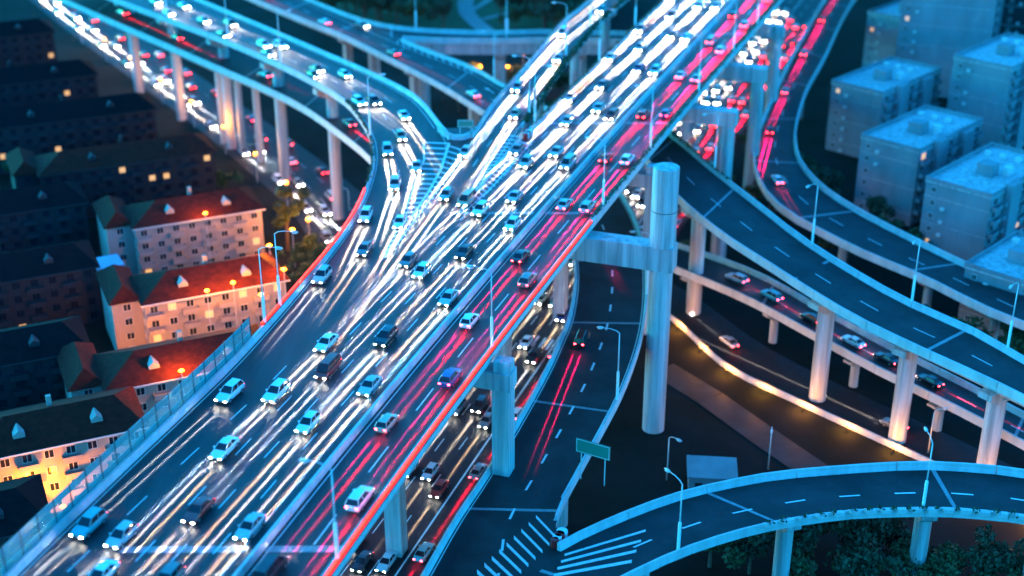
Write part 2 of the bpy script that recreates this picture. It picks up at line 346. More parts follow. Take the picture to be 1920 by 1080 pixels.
def band_px(pl, wpx, Z):
    mb = MB()
    for i in range(len(pl)-1):
        (a, b), (c, d) = pl[i], pl[i+1]; quad_px(mb, [(a-wpx/2, b), (a+wpx/2, b), (c+wpx/2, d), (c-wpx/2, d)], Z)
    return mb
for pl, wpx in ((spine, 5), (lft, 3), (rgt, 3)): local(band_px(pl, wpx, Zp+.004), gore).obj('border_line', M['paint'], gore)
gore2 = empty('gore_marking', P(920, 320, DZ), label='white chevron hatching in the gore beside the middle ramp and the expressway', cat='road marking')
sp2 = [(975, 262), (920, 326), (866, 396)]; l2 = [(946, 249), (895, 335), (862, 398)]; r2 = [(1000, 263), (925, 348), (870, 398)]
local(hatch((l2, sp2), Zp, 20, 1, 3, (0, -9)), gore2).obj('hatching', M['paint'], gore2); local(hatch((sp2, r2), Zp, 20, 1, 3, (0, 5)), gore2).obj('hatching', M['paint'], gore2)
for pl, wpx in ((l2, 3), (r2, 3)): local(band_px(pl, wpx, Zp+.004), gore2).obj('border_line', M['paint'], gore2)
mb = MB()
for i in range(2):
    a, b = P(*sp2[i], DZ), P(*sp2[i+1], DZ); d = b-a; n = np.array([-d[1], d[0], 0]); n /= np.linalg.norm(n); n *= .35; u = np.array([0, 0, .45]); e = np.array([0, 0, .028])
    mb.add([a-n+e, a+n+e, b+n+e, b-n+e, a-n*.6+u, a+n*.6+u, b+n*.6+u, b-n*.6+u], [(0, 1, 5, 4), (1, 2, 6, 5), (2, 3, 7, 6), (3, 0, 4, 7), (4, 5, 6, 7)])
local(mb, gore2).obj('kerb', M['conc'], gore2)
gore3 = empty('gore_marking', P(970, 1040, 18), label='wide white hatching where the loop ramp leaves the near ramp', cat='road marking')
mb = hatch(([(1012, 962), (950, 1020), (860, 1104)], [(1050, 1002), (993, 1058), (903, 1142)]), 18.03, 11, 1, 9, (0, 0)); local(mb, gore3).obj('hatching', M['paint'], gore3)
mb = hatch(([(1062, 1034), (1035, 1085)], [(1215, 985), (1180, 1062)]), 18.034, 4, 1, 6, (0, 0)); local(mb, gore3).obj('hatching', M['paint'], gore3)

# nose wall at the gore between B and E
def wall_px(name, pl, Z, h, wd, m, parent=None):
    mb = MB(); Q = [P(x, y, Z) for x, y in pl]
    N = []
    for i in range(len(Q)):
        d = Q[min(i+1, len(Q)-1)]-Q[max(i-1, 0)]; n = np.array([-d[1], d[0], 0]); N.append(n/np.linalg.norm(n)*wd/2)
    V = []; F = []
    for q, n in zip(Q, N): V += [q-n, q+n, q+n*.8+np.array([0, 0, h]), q-n*.8+np.array([0, 0, h])]
    for i in range(len(Q)-1):
        for j in range(4): F.append((4*i+j, 4*i+(j+1) % 4, 4*i+4+(j+1) % 4, 4*i+4+j))
    F += [(0, 1, 2, 3), (4*len(Q)-1, 4*len(Q)-2, 4*len(Q)-3, 4*len(Q)-4)]
    return mb.add(V, F).obj(name, m, parent)
nose = wall_px('nose_wall', [(822, 246), (834, 256), (850, 262), (868, 262), (882, 257), (893, 247)], DZ, 1.05, .5, M['conc']); tag(nose, 'rounded concrete nose wall closing the gore under the green sign', 'wall')
deckfill = MB(); quad_px(deckfill, [(815, 240), (900, 240), (905, 262), (900, 300), (800, 300), (805, 262)], DZ-.03)
tag(deckfill.obj('gore_deck', M['asphalt']), 'asphalt infill behind the gore hatching', 'road', kind='structure')

# ------------------------------------------------------------------ ground streets
street = Road([(520,1200,850,1200,.04),(620,1060,920,1060,.04),(720,900,985,920,.04),(880,690,1075,760,.04),(1010,540,1150,600,.04),(1110,420,1225,470,.04),(1220,300,1330,350,.04),(1310,180,1420,230,.04),(1400,60,1500,100,.04),(1480,-40,1570,-10,.04),(1570,-150,1650,-120,.04)], fit=2)
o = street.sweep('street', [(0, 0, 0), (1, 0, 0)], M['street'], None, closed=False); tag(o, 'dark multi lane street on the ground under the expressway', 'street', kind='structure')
sm = empty('street_marking', (0, 0, 0), label='white lane lines and crosswalk on the street under the expressway', cat='road marking')
for t in (.15, .32, .66, .83): street.dashes(t, sm, on=4, gap=8)
street.line('centre_line', .49, sm, wd=.3)
dcw = street.near(P(1010, 650, 0), .75); 
for k in range(9):
    t = .30+k*.075; street.sweep('crosswalk_bar', [(t, -.28, .02), (t, .28, .02)], M['paint'], sm, dcw-2.2, dcw+2.2, closed=False)
lstreet = Road([(700,640,820,500,.05),(640,560,760,440,.05),(590,470,690,372,.05),(545,395,600,300,.05),(470,325,490,222,.05),(370,240,370,140,.05),(250,150,250,60,.05),(130,60,130,-20,.05),(20,-30,20,-100,.05)])
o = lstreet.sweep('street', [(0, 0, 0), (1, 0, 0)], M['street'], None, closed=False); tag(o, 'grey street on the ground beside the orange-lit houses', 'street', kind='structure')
lm = empty('street_marking', (0, 0, 0), label='white chevrons and lane lines on the street at the foot of the curved ramp', cat='road marking')
for t in (.3, .5, .72): lstreet.dashes(t, lm)
mb = MB()
for k in range(7):
    x = 590+k*9; y = 405+k*4.2
    quad_px(mb, [(x, y), (x+3, y), (x+9, y+9), (x+6, y+9)], .09); quad_px(mb, [(x+6, y+9), (x+9, y+9), (x+16, y+4), (x+13, y+4)], .094)
mb.obj('chevron', M['paint'], lm)
rstreet = Road([(1180,560,1240,520,.06),(1260,600,1310,560,.06),(1360,690,1420,640,.06),(1480,750,1540,705,.06),(1620,815,1680,770,.06),(1760,880,1820,835,.06),(1960,980,2020,935,.06)])
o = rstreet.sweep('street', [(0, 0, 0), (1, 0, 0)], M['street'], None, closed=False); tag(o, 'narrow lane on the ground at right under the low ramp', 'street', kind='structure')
rstreet.sweep('retaining_wall', [(0, -.3, 0), (0, .1, 0), (0, .1, 1.1), (0, -.3, 1.1)], M['conc'], None)
rw = bpy.data.objects['retaining_wall']; tag(rw, 'long low wall along the narrow lane glowing orange at right', 'wall')

# ------------------------------------------------------------------ piers
def to_z(p, Z): return np.array([p[0], p[1], Z])
def pier(road, d, t, label, top=None, r=1.1, n=20, cap=(5, 2.2, 1.6), square=False, base=0, name='pier', capoff=0):
    p = road.at(d, t); f = road.tan(d); a = math.atan2(f[1], f[0])
    ztop = p[2]-2.2 if top is None else top
    root = empty(name, (p[0], p[1], base), a, label, 'pier', 'viaduct piers')
    h = ztop-base
    if square: 
        c = MB().box(-r, r, -r, r, 0, h-cap[2]); c.obj('column', M['conc_d'], root)
    else: MB().tube([(0, 0, 0), (0, 0, h-cap[2])], r, n).obj('column', M['conc_d'], root)
    cx, cw, ch = cap
    V = [(-cw/2, -r, h-ch-.6), (cw/2, -r, h-ch-.6), (cw/2, r, h-ch-.6), (-cw/2, r, h-ch-.6)]
    y0, y1 = -cx/2+capoff, cx/2+capoff
    V2 = [(-cw/2, y0, h-ch+.5), (cw/2, y0, h-ch+.5), (cw/2, y1, h-ch+.5), (-cw/2, y1, h-ch+.5)]; V3 = [(v[0], v[1], h-.02) for v in V2]
    MB().add(V+V2+V3, [(3, 2, 1, 0)]+[(i+k*4, (i+1) % 4+k*4, (i+1) % 4+4+k*4, i+4+k*4) for k in (0, 1) for i in range(4)]+[(8, 9, 10, 11)]).obj('cap_beam', M['conc_d'], root)
    return root
for i, (x, y) in enumerate(((690, 262), (562, 165), (450, 112), (337, 65), (232, 22), (148, -12))):
    d = B.near(P(x, y-12, B_px[12][4]), .35)
    pier(B, d, .42, 'round pier under the curved ramp, %s from the merge' % ORD[i], r=1.35, cap=(8, 2.4, 1.8))
for i, x in enumerate((300, 420, 520)):
    d = C_.near(P(x, 120, 25), .5); pier(C_, d, .5, 'short pier under the lower slip road at left, %s from the left edge' % ORD[i], r=.9)
for i, (x, y) in enumerate(((860, 170), (760, 115), (640, 55))):
    d = D.near(P(x, y, 26)); pier(D, d, .5, 'pier under the low slip road with lane arrows, %s from the middle ramp' % ORD[i], r=1.0, square=True)
for i, x in enumerate((640, 790, 938, 1090, 1200)):
    d = F_.near(P(x, 72, 26)); pier(F_, d, .5, 'round pier under the level far viaduct, %s from its left end' % ORD[i], r=1.6, cap=(6, 3, 1.4), top=22.6)
for i, (x, y) in enumerate(((925, 235), (1010, 140), (1085, 60), (1140, 10))):
    d = E.near(P(x, y, DZ)); pier(E, d, .5, 'pier under the middle ramp, %s from the gore' % ORD[i], r=1.1)
for i, (x, y) in enumerate(((1330, 390), (1540, 545), (1700, 620), (1860, 690))):
    d = H.near(P(x, y, 22)); pier(H, d, .4, 'round pier under the right ramp, %s from the expressway' % ORD[i], r=1.5, cap=(7, 2.6, 1.6))
for i, (x, y) in enumerate(((1520, 140), (1450, 280), (1560, 420), (1720, 490), (1850, 545))):
    d = G.near(P(x, y, 13)); pier(G, d, .5, 'pier under the narrow far right ramp, %s from the top edge' % ORD[i], r=.9, cap=(5, 2, 1.2))
for i, (x, y) in enumerate(((1130, 560), (1080, 800), (930, 960))):
    d = I.near(P(x, y, 18)); pier(I, d, .5, 'pier under the near ramp, %s from the big crossbeam' % ORD[i], r=1.2)
for i, (x, y) in enumerate(((1200, 1010), (1480, 940), (1740, 920), (1960, 940))):
    d = J.near(P(x, y, 18)); pier(J, d, .5, 'pier under the loop ramp, %s from the gore' % ORD[i], r=1.2)
for i, (x, y) in enumerate(((1300, 500), (1450, 570), (1600, 650), (1760, 730))):
    d = K.near(P(x, y, 8.5)); pier(K, d, .5, 'short pier under the dim low ramp, %s from the left' % ORD[i], r=.8, cap=(5, 1.8, 1.0))
# main viaduct bents: beam under the deck reaching out to the right onto columns
def bent(y_edge, reach, label, bh=2.6, bw=3.0, rcol=1.5, square=False, stub=0, left=True, top=-2.45, edge_x=None, block=False, hd=0):
    xr = np.interp(-y_edge, [-p[3] for p in main_px], [p[2] for p in main_px])
    d = main.near(P(xr, y_edge, DZ), 1); e = main.at(d, 1); f = main.tan(d); a = math.atan2(f[1], f[0])
    root = empty('crossbeam_pier', (e[0], e[1], 0), a, label, 'pier', 'expressway crossbeam piers')
    zt = DZ+top; W = main.width(d)
    y1 = -reach; y0 = W*.72          # local +Y points to the left of travel, -Y to the right
    MB().box(-bw/2, bw/2, y1, y0, zt-bh, zt).obj('crossbeam', M['conc_d'], root)
    cy = y1+rcol+.25
    for yy, nm in ((cy, 'column'), (W*.6, 'column')):
        if square: MB().box(-rcol, rcol, yy-rcol, yy+rcol, 0, zt-bh+.01).obj(nm, M['conc_d'], root)
        else: MB().tube([(0, yy, 0), (0, yy, zt-bh+.01)], rcol, 28).obj(nm, M['conc_d'], root, smooth=False)
    if stub:
        MB().tube([(0, cy, zt-.05), (0, cy, zt+stub-.05), (0, cy, zt+stub+.05)], [rcol*1.12, rcol*1.12, rcol*1.05], 32).obj('column_stub', M['conc_d'], root)
        MB().tube([(0, cy, zt+stub*.45), (0, cy, zt+stub*.45+.12)], rcol*1.13, 32).obj('joint_band', M['dark'], root)
    if block:
        MB().box(-bw/2+.5, bw/2-.5, y1+.2, y1+2.6, zt+.01, zt+1.6).obj('bearing_block', M['conc_d'], root)
    return root
bent(672, 3.2, 'square pier with stepped cap below the second lamp post', rcol=1.25, square=True, bw=3.0, block=True, top=-1.6)
bent(428, 14.5, 'big blue crossbeam pier with round column stub rising above the beam', bh=4.2, bw=3.4, rcol=1.9, stub=13.5, top=-1.0)
bent(300, 3.0, 'small crossbeam pier half hidden behind the round column stub', rcol=1.2, square=True, block=True)
bent(187, 9.0, 'crossbeam pier with one round column right of the expressway', bh=3.2, bw=3.2, rcol=1.7, top=-1.4)
bent(110, 8.5, 'farther crossbeam pier with stepped beam end near the top', bh=3.4, bw=3.2, rcol=1.6, top=-1.2)
bent(35, 5.0, 'farthest crossbeam pier at the top edge beside the jam', bh=3.0, bw=3.2, rcol=1.6, top=-1.4)

# ------------------------------------------------------------------ parapet hedges and red light strips
def clumps(road, t, off, d0, d1, z, name, label, step=.75, r=.42):
    mb = MB(); d = d0
    while d < d1:
        c = road.at(d, t, off, z)
        for _ in range(10):
            q = c+rng.normal(0, r*.5, 3)*np.array([1, 1, .6]); a, b = rng.normal(0, 1, 3), rng.normal(0, 1, 3); a /= np.linalg.norm(a); b -= a*np.dot(a, b); b /= np.linalg.norm(b); s_ = r*.55
            mb.add([q-a*s_, q+b*s_*.7, q+a*s_, q-b*s_*.7], [(0, 1, 2, 3)])
        d += step*(.75+.5*rng.random())
    o = mesh(name, mb.V, mb.F, M['hedge']); return tag(obj(name, o), label, 'hedge', kind='stuff')
dj1 = main.near(P(1112, 417, DZ), 1)
clumps(main, 1, -.25, dj1, main.len-30, 1.2, 'parapet_hedge', 'dark shrubs in planters along the right parapet above the red strip')
clumps(main, 0, .25, dg+2, main.len-30, 1.2, 'parapet_hedge', 'dark shrubs along the left parapet above the gore', step=1.2)
clumps(E, 1, .1, de+4, E.len-10, .9, 'parapet_hedge', 'dark creeper hanging on the right parapet of the middle ramp', step=.5, r=.7)
clumps(E, 0, 0, de, E.len-10, 1.1, 'parapet_hedge', 'thin dark shrubs on the left parapet of the middle ramp', step=1.4, r=.3)
clumps(H, 1, -.1, 20, H.len*.45, 1.2, 'parapet_hedge', 'dark shrubs along the upper parapet of the right ramp', step=.8)
clumps(B, 0, -.1, B.near(P(690, 350, DZ), 0), B.near(P(640, 190, DZ), 0), 1.1, 'parapet_hedge', 'dark shrubs on the outer parapet at the bend of the curved ramp', step=.9)
for k in range(36):
    d = dj+22+k*2.7
    if d < J.len-3:
        q = [J.at(d-.75, 1, .12, .55), J.at(d+.75, 1, .12, .55), J.at(d+.75, 1, .75, .55), J.at(d-.75, 1, .75, .55)]; u = np.array([0, 0, .62]); c = sum(q)/4
        MB().add(q+[c+(v-c)*1.12+u for v in q], [(0, 1, 2, 3), (7, 6, 5, 4), (0, 4, 5, 1), (1, 5, 6, 2), (2, 6, 7, 3), (3, 7, 4, 0)]).obj('planter', M['conc'], rj)
clumps(J, 1, .43, dj+22, J.len-5, 1.3, 'parapet_hedge', 'small shrubs in planters along the lower parapet of the loop ramp', step=2.7, r=.5)
def led(road, t, off, d0, d1, z, label):
    root = empty('light_strip', road.at(d0, t, off, z), 0, label, 'light strip', 'red light strips')
    d = d0; l = np.array(root.location)
    while d+3.8 < d1:
        pts = [road.at(d+k, t, off, z)-l for k in (0, 1.9, 3.75)]
        MB().tube([q+np.array([0, 0, .12]) for q in pts], .19, 6).obj('tube', M['red_led'], root)
        V = []
        for q, dd in zip(pts, (0, 1.9, 3.75)):
            n = road.at(d+dd, t, off+.3, z)-road.at(d+dd, t, off, z)
            V += [q-n*1.5+np.array([0, 0, -.08]), q+n*1.5+np.array([0, 0, -.08]), q+n+np.array([0, 0, .05]), q-n+np.array([0, 0, .05])]
        MB().add(V, [(0, 1, 2, 3), (11, 10, 9, 8)]+[(4*i+j, 4*i+(j+1) % 4, 4*i+4+(j+1) % 4, 4*i+4+j) for i in (0, 1) for j in range(4)]).obj('base_tray', M['red_tray'], root); d += 3.9
led(main, 1, -.02, main.near(P(600, 1110, DZ), 1), dj1-1, 1.12, 'red light strip on the right parapet of the expressway')
led(B, 0, -.05, B.near(P(487, 628, DZ), 0)+1, B.near(P(690, 362, DZ), 0), 1.12, 'red light strip on the outer parapet of the merging curved ramp')

# ------------------------------------------------------------------ noise barrier
d0, d1 = B.near(P(-20, 1120, DZ), 0), B.near(P(487, 626, DZ), 0)
nb = empty('noise_barrier', B.at(d0, 0, 0, 0), 0, 'teal noise barrier with clear panes along the lower left edge', 'fence'); l = np.array(nb.location)
nbay = int((d1-d0)/3.0)
for k in range(nbay+1):
    a = B.at(d0+k*3.0, 0, -.25, 0)-l
    MB().box(a[0]-.07, a[0]+.07, a[1]-.07, a[1]+.07, -.2, 4.0).obj('post', M['dark'], nb)
    if k == nbay: break
    b = B.at(d0+k*3.0+3.0, 0, -.25, 0)-l
    def slab(z0, z1, nm, m, th=.04):
        dd = (b-a); n = np.array([-dd[1], dd[0], 0]); n = n/np.linalg.norm(n)*th; a2, b2 = a+dd*.03, b-dd*.03
        V = []
        for zz in (z0, z1):
            for q in (a2-n, a2+n, b2+n, b2-n): V.append((q[0], q[1], zz))
        MB().add(V, [(0, 1, 2, 3), (7, 6, 5, 4), (0, 4, 5, 1), (1, 5, 6, 2), (2, 6, 7, 3), (3, 7, 4, 0)]).obj(nm, m, nb)
    slab(.1, 1.7, 'lower_panel', M['teal']); slab(1.72, 2.95, 'clear_pane', M['glass'], .02); slab(2.97, 3.9, 'upper_panel', M['teal'])

# ------------------------------------------------------------------ street lamps
def lamp_post(base, rz, label, h=11.5, arm=2.6, sleeve=True, double=False, group='street lamps', sodium=False):
    root = empty('street_lamp', base, rz, label, 'street lamp', group)
    if 'L' not in LM:
        LM['L'] = {}
    key = (h, arm)
    if key not in LM['L']:
        pole = MB().tube([(0, 0, 0), (0, 0, h*.55), (0, 0, h)], [.13, .10, .08], 8)
        pole.tube([(0, 0, h-.02), (arm*.2, 0, h+.35), (arm*.55, 0, h+.55), (arm, 0, h+.55)], [.075, .07, .06, .05], 8)
        slv = MB().tube([(0, 0, .05), (0, 0, .25), (0, 0, h*.42), (0, 0, h*.44)], [.26, .22, .22, .12], 10)
        hd = MB().tube([(arm-.15, 0, h+.55), (arm+.1, 0, h+.56), (arm+.6, 0, h+.55), (arm+.95, 0, h+.52)], [.1, .2, .19, .07], 8)
        gl = MB().box(arm+.1, arm+.75, -.14, .14, h+.31, h+.36)
        LM['L'][key] = [x.me(n, M[m_], True) for x, n, m_ in ((pole, 'pole', 'pole'), (slv, 'pole_sleeve', 'white'), (hd, 'lamp_head', 'pole'), (gl, 'lamp_glass', 'lamp_glass'))]
    for me in LM['L'][key]:
        if me.name.startswith('pole_sleeve') and not sleeve: continue
        obj(me.name.split('.')[0], me, root)
    if double:
        hd2 = obj('lamp_head', LM['L'][key][2], root, rz=math.pi)
    return root
LM = {}
def lamp_on(road, px, Z, t, off, rzadd, label, **kw):
    d = road.near(P(px[0], px[1], Z), t); p = road.at(d, t, off, kw.pop('dz', .9)); f = road.tan(d)
    return lamp_post(p, math.atan2(f[1], f[0])+rzadd, label, **kw)
for i, px in enumerate(((637, 1062), (927, 668), (1127, 397), (1208, 287), (1318, 180), (1379, 105), (1424, 52))):
    lamp_on(main, px, DZ, 1, -.15, math.pi/2, 'lamp post on the right parapet of the expressway, %s from the bottom' % ORD[i])
for i, px in enumerate(((1003, 240), (1122, 122), (1198, 57), (1250, 5))):
    lamp_on(main, px, DZ, 0, .2, -math.pi/2, 'lamp post on the left parapet above the gore, %s from the red cushion' % ORD[i])
for i, px in enumerate(((985, 222), (1063, 108), (1120, 60))):
    lamp_on(E, px, DZ, 1 if i == 0 else .5, -.1 if i == 0 else 3.4, math.pi/2, 'lamp post on the right side of the middle ramp, %s from the gore' % ORD[i])
for i, px in enumerate(((492, 618), (527, 585), (692, 262))):
    lamp_on(B, px, DZ, 0, .1, -math.pi/2, 'lamp post on the outer parapet of the curved ramp, %s from the noise barrier' % ORD[i])
for i, px in enumerate(((540, 130), (430, 82), (300, 35))):
    lamp_on(B, px, DZ-3, 0, .1, -math.pi/2, 'lamp post on the distant part of the curved ramp, %s from the bend' % ORD[i])
lamp_on(D, (921, 155), 26, 1, -.1, math.pi/2, 'lamp post beside the low slip road with lane arrows')
lamp_on(F_, (768, 68), 26, 1, -.1, -math.pi/2, 'lamp post on the level far viaduct above its bend')
mast = empty('mast', F_.at(F_.near(P(950, 72, 26)), .5, 0, .1), 0, 'tall thin mast with a white box on the far viaduct', 'mast')
MB().tube([(0, 0, 0), (0, 0, 14)], [.22, .1], 8).obj('pole', M['pole'], mast); MB().box(-.45, .45, -.3, .3, 1.2, 5.2).obj('cabinet', M['white'], mast)
for i, px in enumerate(((1320, 345), (1515, 465), (1690, 565), (1850, 640))):
    lamp_on(H, px, 23.5, 1, -.1, -math.pi/2+.2 if i else -math.pi/2, 'lamp post on the upper parapet of the right ramp, %s from the expressway' % ORD[i])
for i, px in enumerate(((1160, 760), (1205, 560))): lamp_on(I, px, 18, 1, -.1, math.pi/2 if False else math.pi/2+math.pi, 'lamp post on the right parapet of the near ramp, %s from the gore' % ORD[i])
for i, px in enumerate(((1270, 1040), (1728, 960))): lamp_on(J, px, 18, 1, -.1, math.pi/2, 'lamp post on the lower parapet of the loop ramp, %s from the gore' % ORD[i], h=10.)
lamp_post(P(110, 935, 0), 0.2, 'lone lamp post on the ground at the lower left beside the orange lights', h=9.5, arm=1.6, sleeve=False)
lamp_post(P(655, 395, 0), 2.6, 'low lamp post on the street below the bend of the curved ramp', h=5, arm=1.6, sleeve=False)
for i, (x, y) in enumerate(((1190, 455), (1215, 600), (1440, 880), (1250, 900), (1740, 850))):
    lamp_post(P(x, y, 0), 2.5+i, 'lamp post on the dark ground at right, %s from the big crossbeam pier' % ORD[i], h=8, arm=1.6, sleeve=False)

# ------------------------------------------------------------------ signs and crash cushions
def sign(base, rz, w_, h_, z, label, border=True, posts=2):
    r = empty('road_sign', base, rz, label, 'sign')
    MB().box(-w_/2, w_/2, -.06, .06, z, z+h_).obj('board', M['signg'], r)
    for s_ in ((-.35, .35) if posts == 2 else (0,)): MB().tube([(s_*w_, .15, 0), (s_*w_, .15, z+h_*.9)], .09, 8).obj('post', M['pole'], r)
    e = .07
    for (a, b, c, d) in ((-w_/2+.1, w_/2-.1, z+.1, z+.1+e), (-w_/2+.1, w_/2-.1, z+h_-.1-e, z+h_-.1), (-w_/2+.1, -w_/2+.1+e, z+.1+e, z+h_-.1-e), (w_/2-.1-e, w_/2-.1, z+.1+e, z+h_-.1-e)):
        MB().box(a, b, -.072, -.061, c, d).obj('border', M['white'], r)
    return r
sign(P(868, 262, DZ)+np.array([.5, 2.2, .2]), .05, 3.2, 1.5, 1.6, 'small green direction sign on the nose wall of the gore')
s2 = sign(P(1110, 905, 18)+np.array([0, 0, 0]), -.5, 5.2, 2.2, 4.4, 'green direction sign on a post at the loop ramp gore', posts=2)
ne = empty('no_entry_sign', P(1297, 285, 0), .2, 'round red no entry sign on a thin post under the expressway', 'sign')
MB().tube([(0, .05, 0), (0, .05, 3.2)], .06, 6).obj('post', M['pole'], ne)
MB().tube([(0, 0, 3.2), (0, -.06, 3.2)], .8, 24).obj('disc', M['red'], ne); MB().box(-.5, .5, -.1, -.07, 3.08, 3.32).obj('bar', M['white'], ne)
def cushion(base, rz, label, L=2.2, W=1.5, H=1.2):
    r = empty('crash_cushion', base, rz, label, 'crash cushion')
    for k in range(4):
        MB().tube([(0, k*.7, .02), (0, k*.7, H)], W/2*(.7+.1*k), 14).obj('barrel', M['red'] if k % 2 == 0 else M['white'], r)
    return r
cushion(P(985, 262, DZ)+np.array([0, 0, .03]), -.35, 'red and white crash cushion at the gore between middle ramp and expressway')
cushion(P(1040, 1025, 18)+np.array([0, 0, .03]), -.5, 'red crash cushion at the loop ramp gore in the lower right')

# ------------------------------------------------------------------ trees
def tree_mesh(n, H, Rr, seed, leafm, ls):
    r_ = np.random.default_rng(seed); V = []; F = []
    cl = [(r_.normal(0, .42, 3)*np.array([Rr, Rr, H*.26])+np.array([0, 0, H*.62])) for _ in range(13)]
    for i in range(n):
        c = cl[r_.integers(len(cl))]; v = r_.normal(0, 1, 3); v /= np.linalg.norm(v); q = c+v*Rr*.42*(r_.random()**.4)*np.array([1, 1, .8])
        a = r_.normal(0, 1, 3); a /= np.linalg.norm(a); b = r_.normal(0, 1, 3); b -= a*np.dot(a, b); b /= np.linalg.norm(b); s_ = ls*(.6+.8*r_.random())
        k = len(V); V += [q-a*s_, q-b*s_*.6, q+a*s_, q+b*s_*.6]; F.append((k, k+1, k+2, k+3))
    tr = MB().tube([(0, 0, 0), (.1, 0, H*.3), (0, .1, H*.6)], [H*.03, H*.022, H*.01], 7)
    for k in range(5):
        a = k*1.3; tr.tube([(.05, 0, H*(.28+.05*k)), (math.cos(a)*Rr*.5, math.sin(a)*Rr*.5, H*(.5+.05*k))], [H*.012, H*.005], 5)
    return mesh('crown', V, F, leafm), tr.me('trunk', M['bark'])
TM = [tree_mesh(1500, 10, 4.2, 1, M['leaf'], .42), tree_mesh(1500, 12, 4.6, 2, M['leaf2'], .45), tree_mesh(1300, 8, 4.0, 3, M['leaf'], .4), tree_mesh(1300, 14, 3.0, 4, M['leaf2'], .4)]
def tree(p, v, s_, label, group, rz=None):
    r = empty('tree', p, random.random()*6.28 if rz is None else rz, label, 'tree', group); r.scale = (s_, s_, s_*random.uniform(.9, 1.15))
    obj('crown', TM[v][0], r); obj('trunk', TM[v][1], r); return r
def grove(pts, vs, lo, hi, label, group):
    pts = sorted(pts)
    for i, (x, y) in enumerate(pts): tree(P(x, y, 0), random.choice(vs), random.uniform(lo, hi), '%s, %s from the left' % (label, ORD[i]), group)
U = random.uniform
grove([(U(600, 875), U(-30, 62)) for _ in range(34)], (0, 1, 1, 2), .9, 1.6, 'leafy park tree left of the path', 'park trees left of the path')
grove([(U(940, 1130), U(-30, 62)) for _ in range(28)], (0, 1, 1, 2), .9, 1.6, 'leafy park tree right of the path', 'park trees right of the path')
grove([(x, y+60) for x, y in [(985, 150), (1010, 178), (1000, 118), (1075, 175), (1100, 150), (1130, 135), (1040, 190), (860, 150), (830, 130), (900, 140), (965, 110), (880, 112), (1050, 120), (1150, 60), (1160, 120)]], (0, 1, 2), .8, 1.25, 'dark tree on the ground between the ramps', 'trees between the ramps')
tree(P(540, 470, 0), 3, 1.15, 'tall slim tree glowing orange beside the lit houses', None)
grove([(560, 500), (575, 530), (598, 505), (585, 480), (610, 540)], (2,), .55, .75, 'orange-lit bush below the merging curved ramp', 'bushes below the merging ramp')
grove([(U(1440, 1560), U(350, 440)) for _ in range(8)]+[(U(1560, 1900), U(270, 520)) for _ in range(9)]+[(U(1560, 1900), U(660, 720)) for _ in range(9)], (0, 1, 2), .7, 1.1, 'dark tree among the right ramps and pale blocks', 'trees at right')
grove([(U(1330, 1920), U(1020, 1130)) for _ in range(18)], (0, 1, 2), .7, 1.1, 'dark tree below the loop ramp', 'trees below the loop ramp')
grove([(U(0, 460), U(330, 900)) for _ in range(14)], (0, 2), .5, .8, 'dark tree between the houses at left', 'trees between the houses')
for i in range(9):
    p = street.at(120+i*26, 1, 4+3*random.random()); tree(p, random.choice((0, 2)), random.uniform(.45, .7), 'low dark tree on the street verge, %s from the bottom' % ORD[i], 'verge trees')

# ------------------------------------------------------------------ houses
WM = {}
def win(w_, h_, lit, fm='frame'):
    k = (w_, h_, fm)
    if k not in WM:
        f = MB(); e = .09
        f.box(-w_/2, w_/2, -.10, .02, 0, e); f.box(-w_/2, w_/2, -.10, .02, h_-e, h_); f.box(-w_/2, -w_/2+e, -.10, .02, e, h_-e); f.box(w_/2-e, w_/2, -.10, .02, e, h_-e); f.box(-.04, .04, -.09, .02, e, h_-e)
        pm = MB().box(-w_/2+e, w_/2-e, -.045, -.005, e, h_-e)
        WM[k] = (f.me('window', M[fm]), pm.me('pane', M['pane']), pm.me('pane', M['panel']))
    return WM[k]
def add_windows(root, L, face, floors, fh, z0, bays, w_=1.5, h_=1.5, litp=.04, balcony=0, wall='wallw'):
    """face: (ox, oy, rot) of the wall line start; local x along the wall"""
    ox, oy, rot = face; c, s_ = math.cos(rot), math.sin(rot)
    for fl in range(floors):
        for b in range(bays):
            u = (b+.5)*L/bays; lit = random.random() < litp
            f, pd, pl = win(w_, h_, lit, 'walld' if wall == 'walld' else 'frame')
            o = obj('window', f, root, (ox+c*u, oy+s_*u, z0+fl*fh+1.0), rot); obj('pane', pl if lit else pd, o)
    if balcony:
        for fl in range(1, floors):
            for b in range(0, bays, balcony):
                u = (b+.5)*L/bays
                if 'balc'+wall not in WM:
                    q = MB().box(-1.5, 1.5, -1.2, -.02, -.12, 0); q.box(-1.5, 1.5, -1.2, -1.1, 0, .95); q.box(-1.5, -1.4, -1.1, -.02, 0, .95); q.box(1.4, 1.5, -1.1, -.02, 0, .95); WM['balc'+wall] = q.me('balcony', M[wall])
                obj('balcony', WM['balc'+wall], root, (ox+c*u, oy+s_*u, z0+fl*fh+.1), rot)
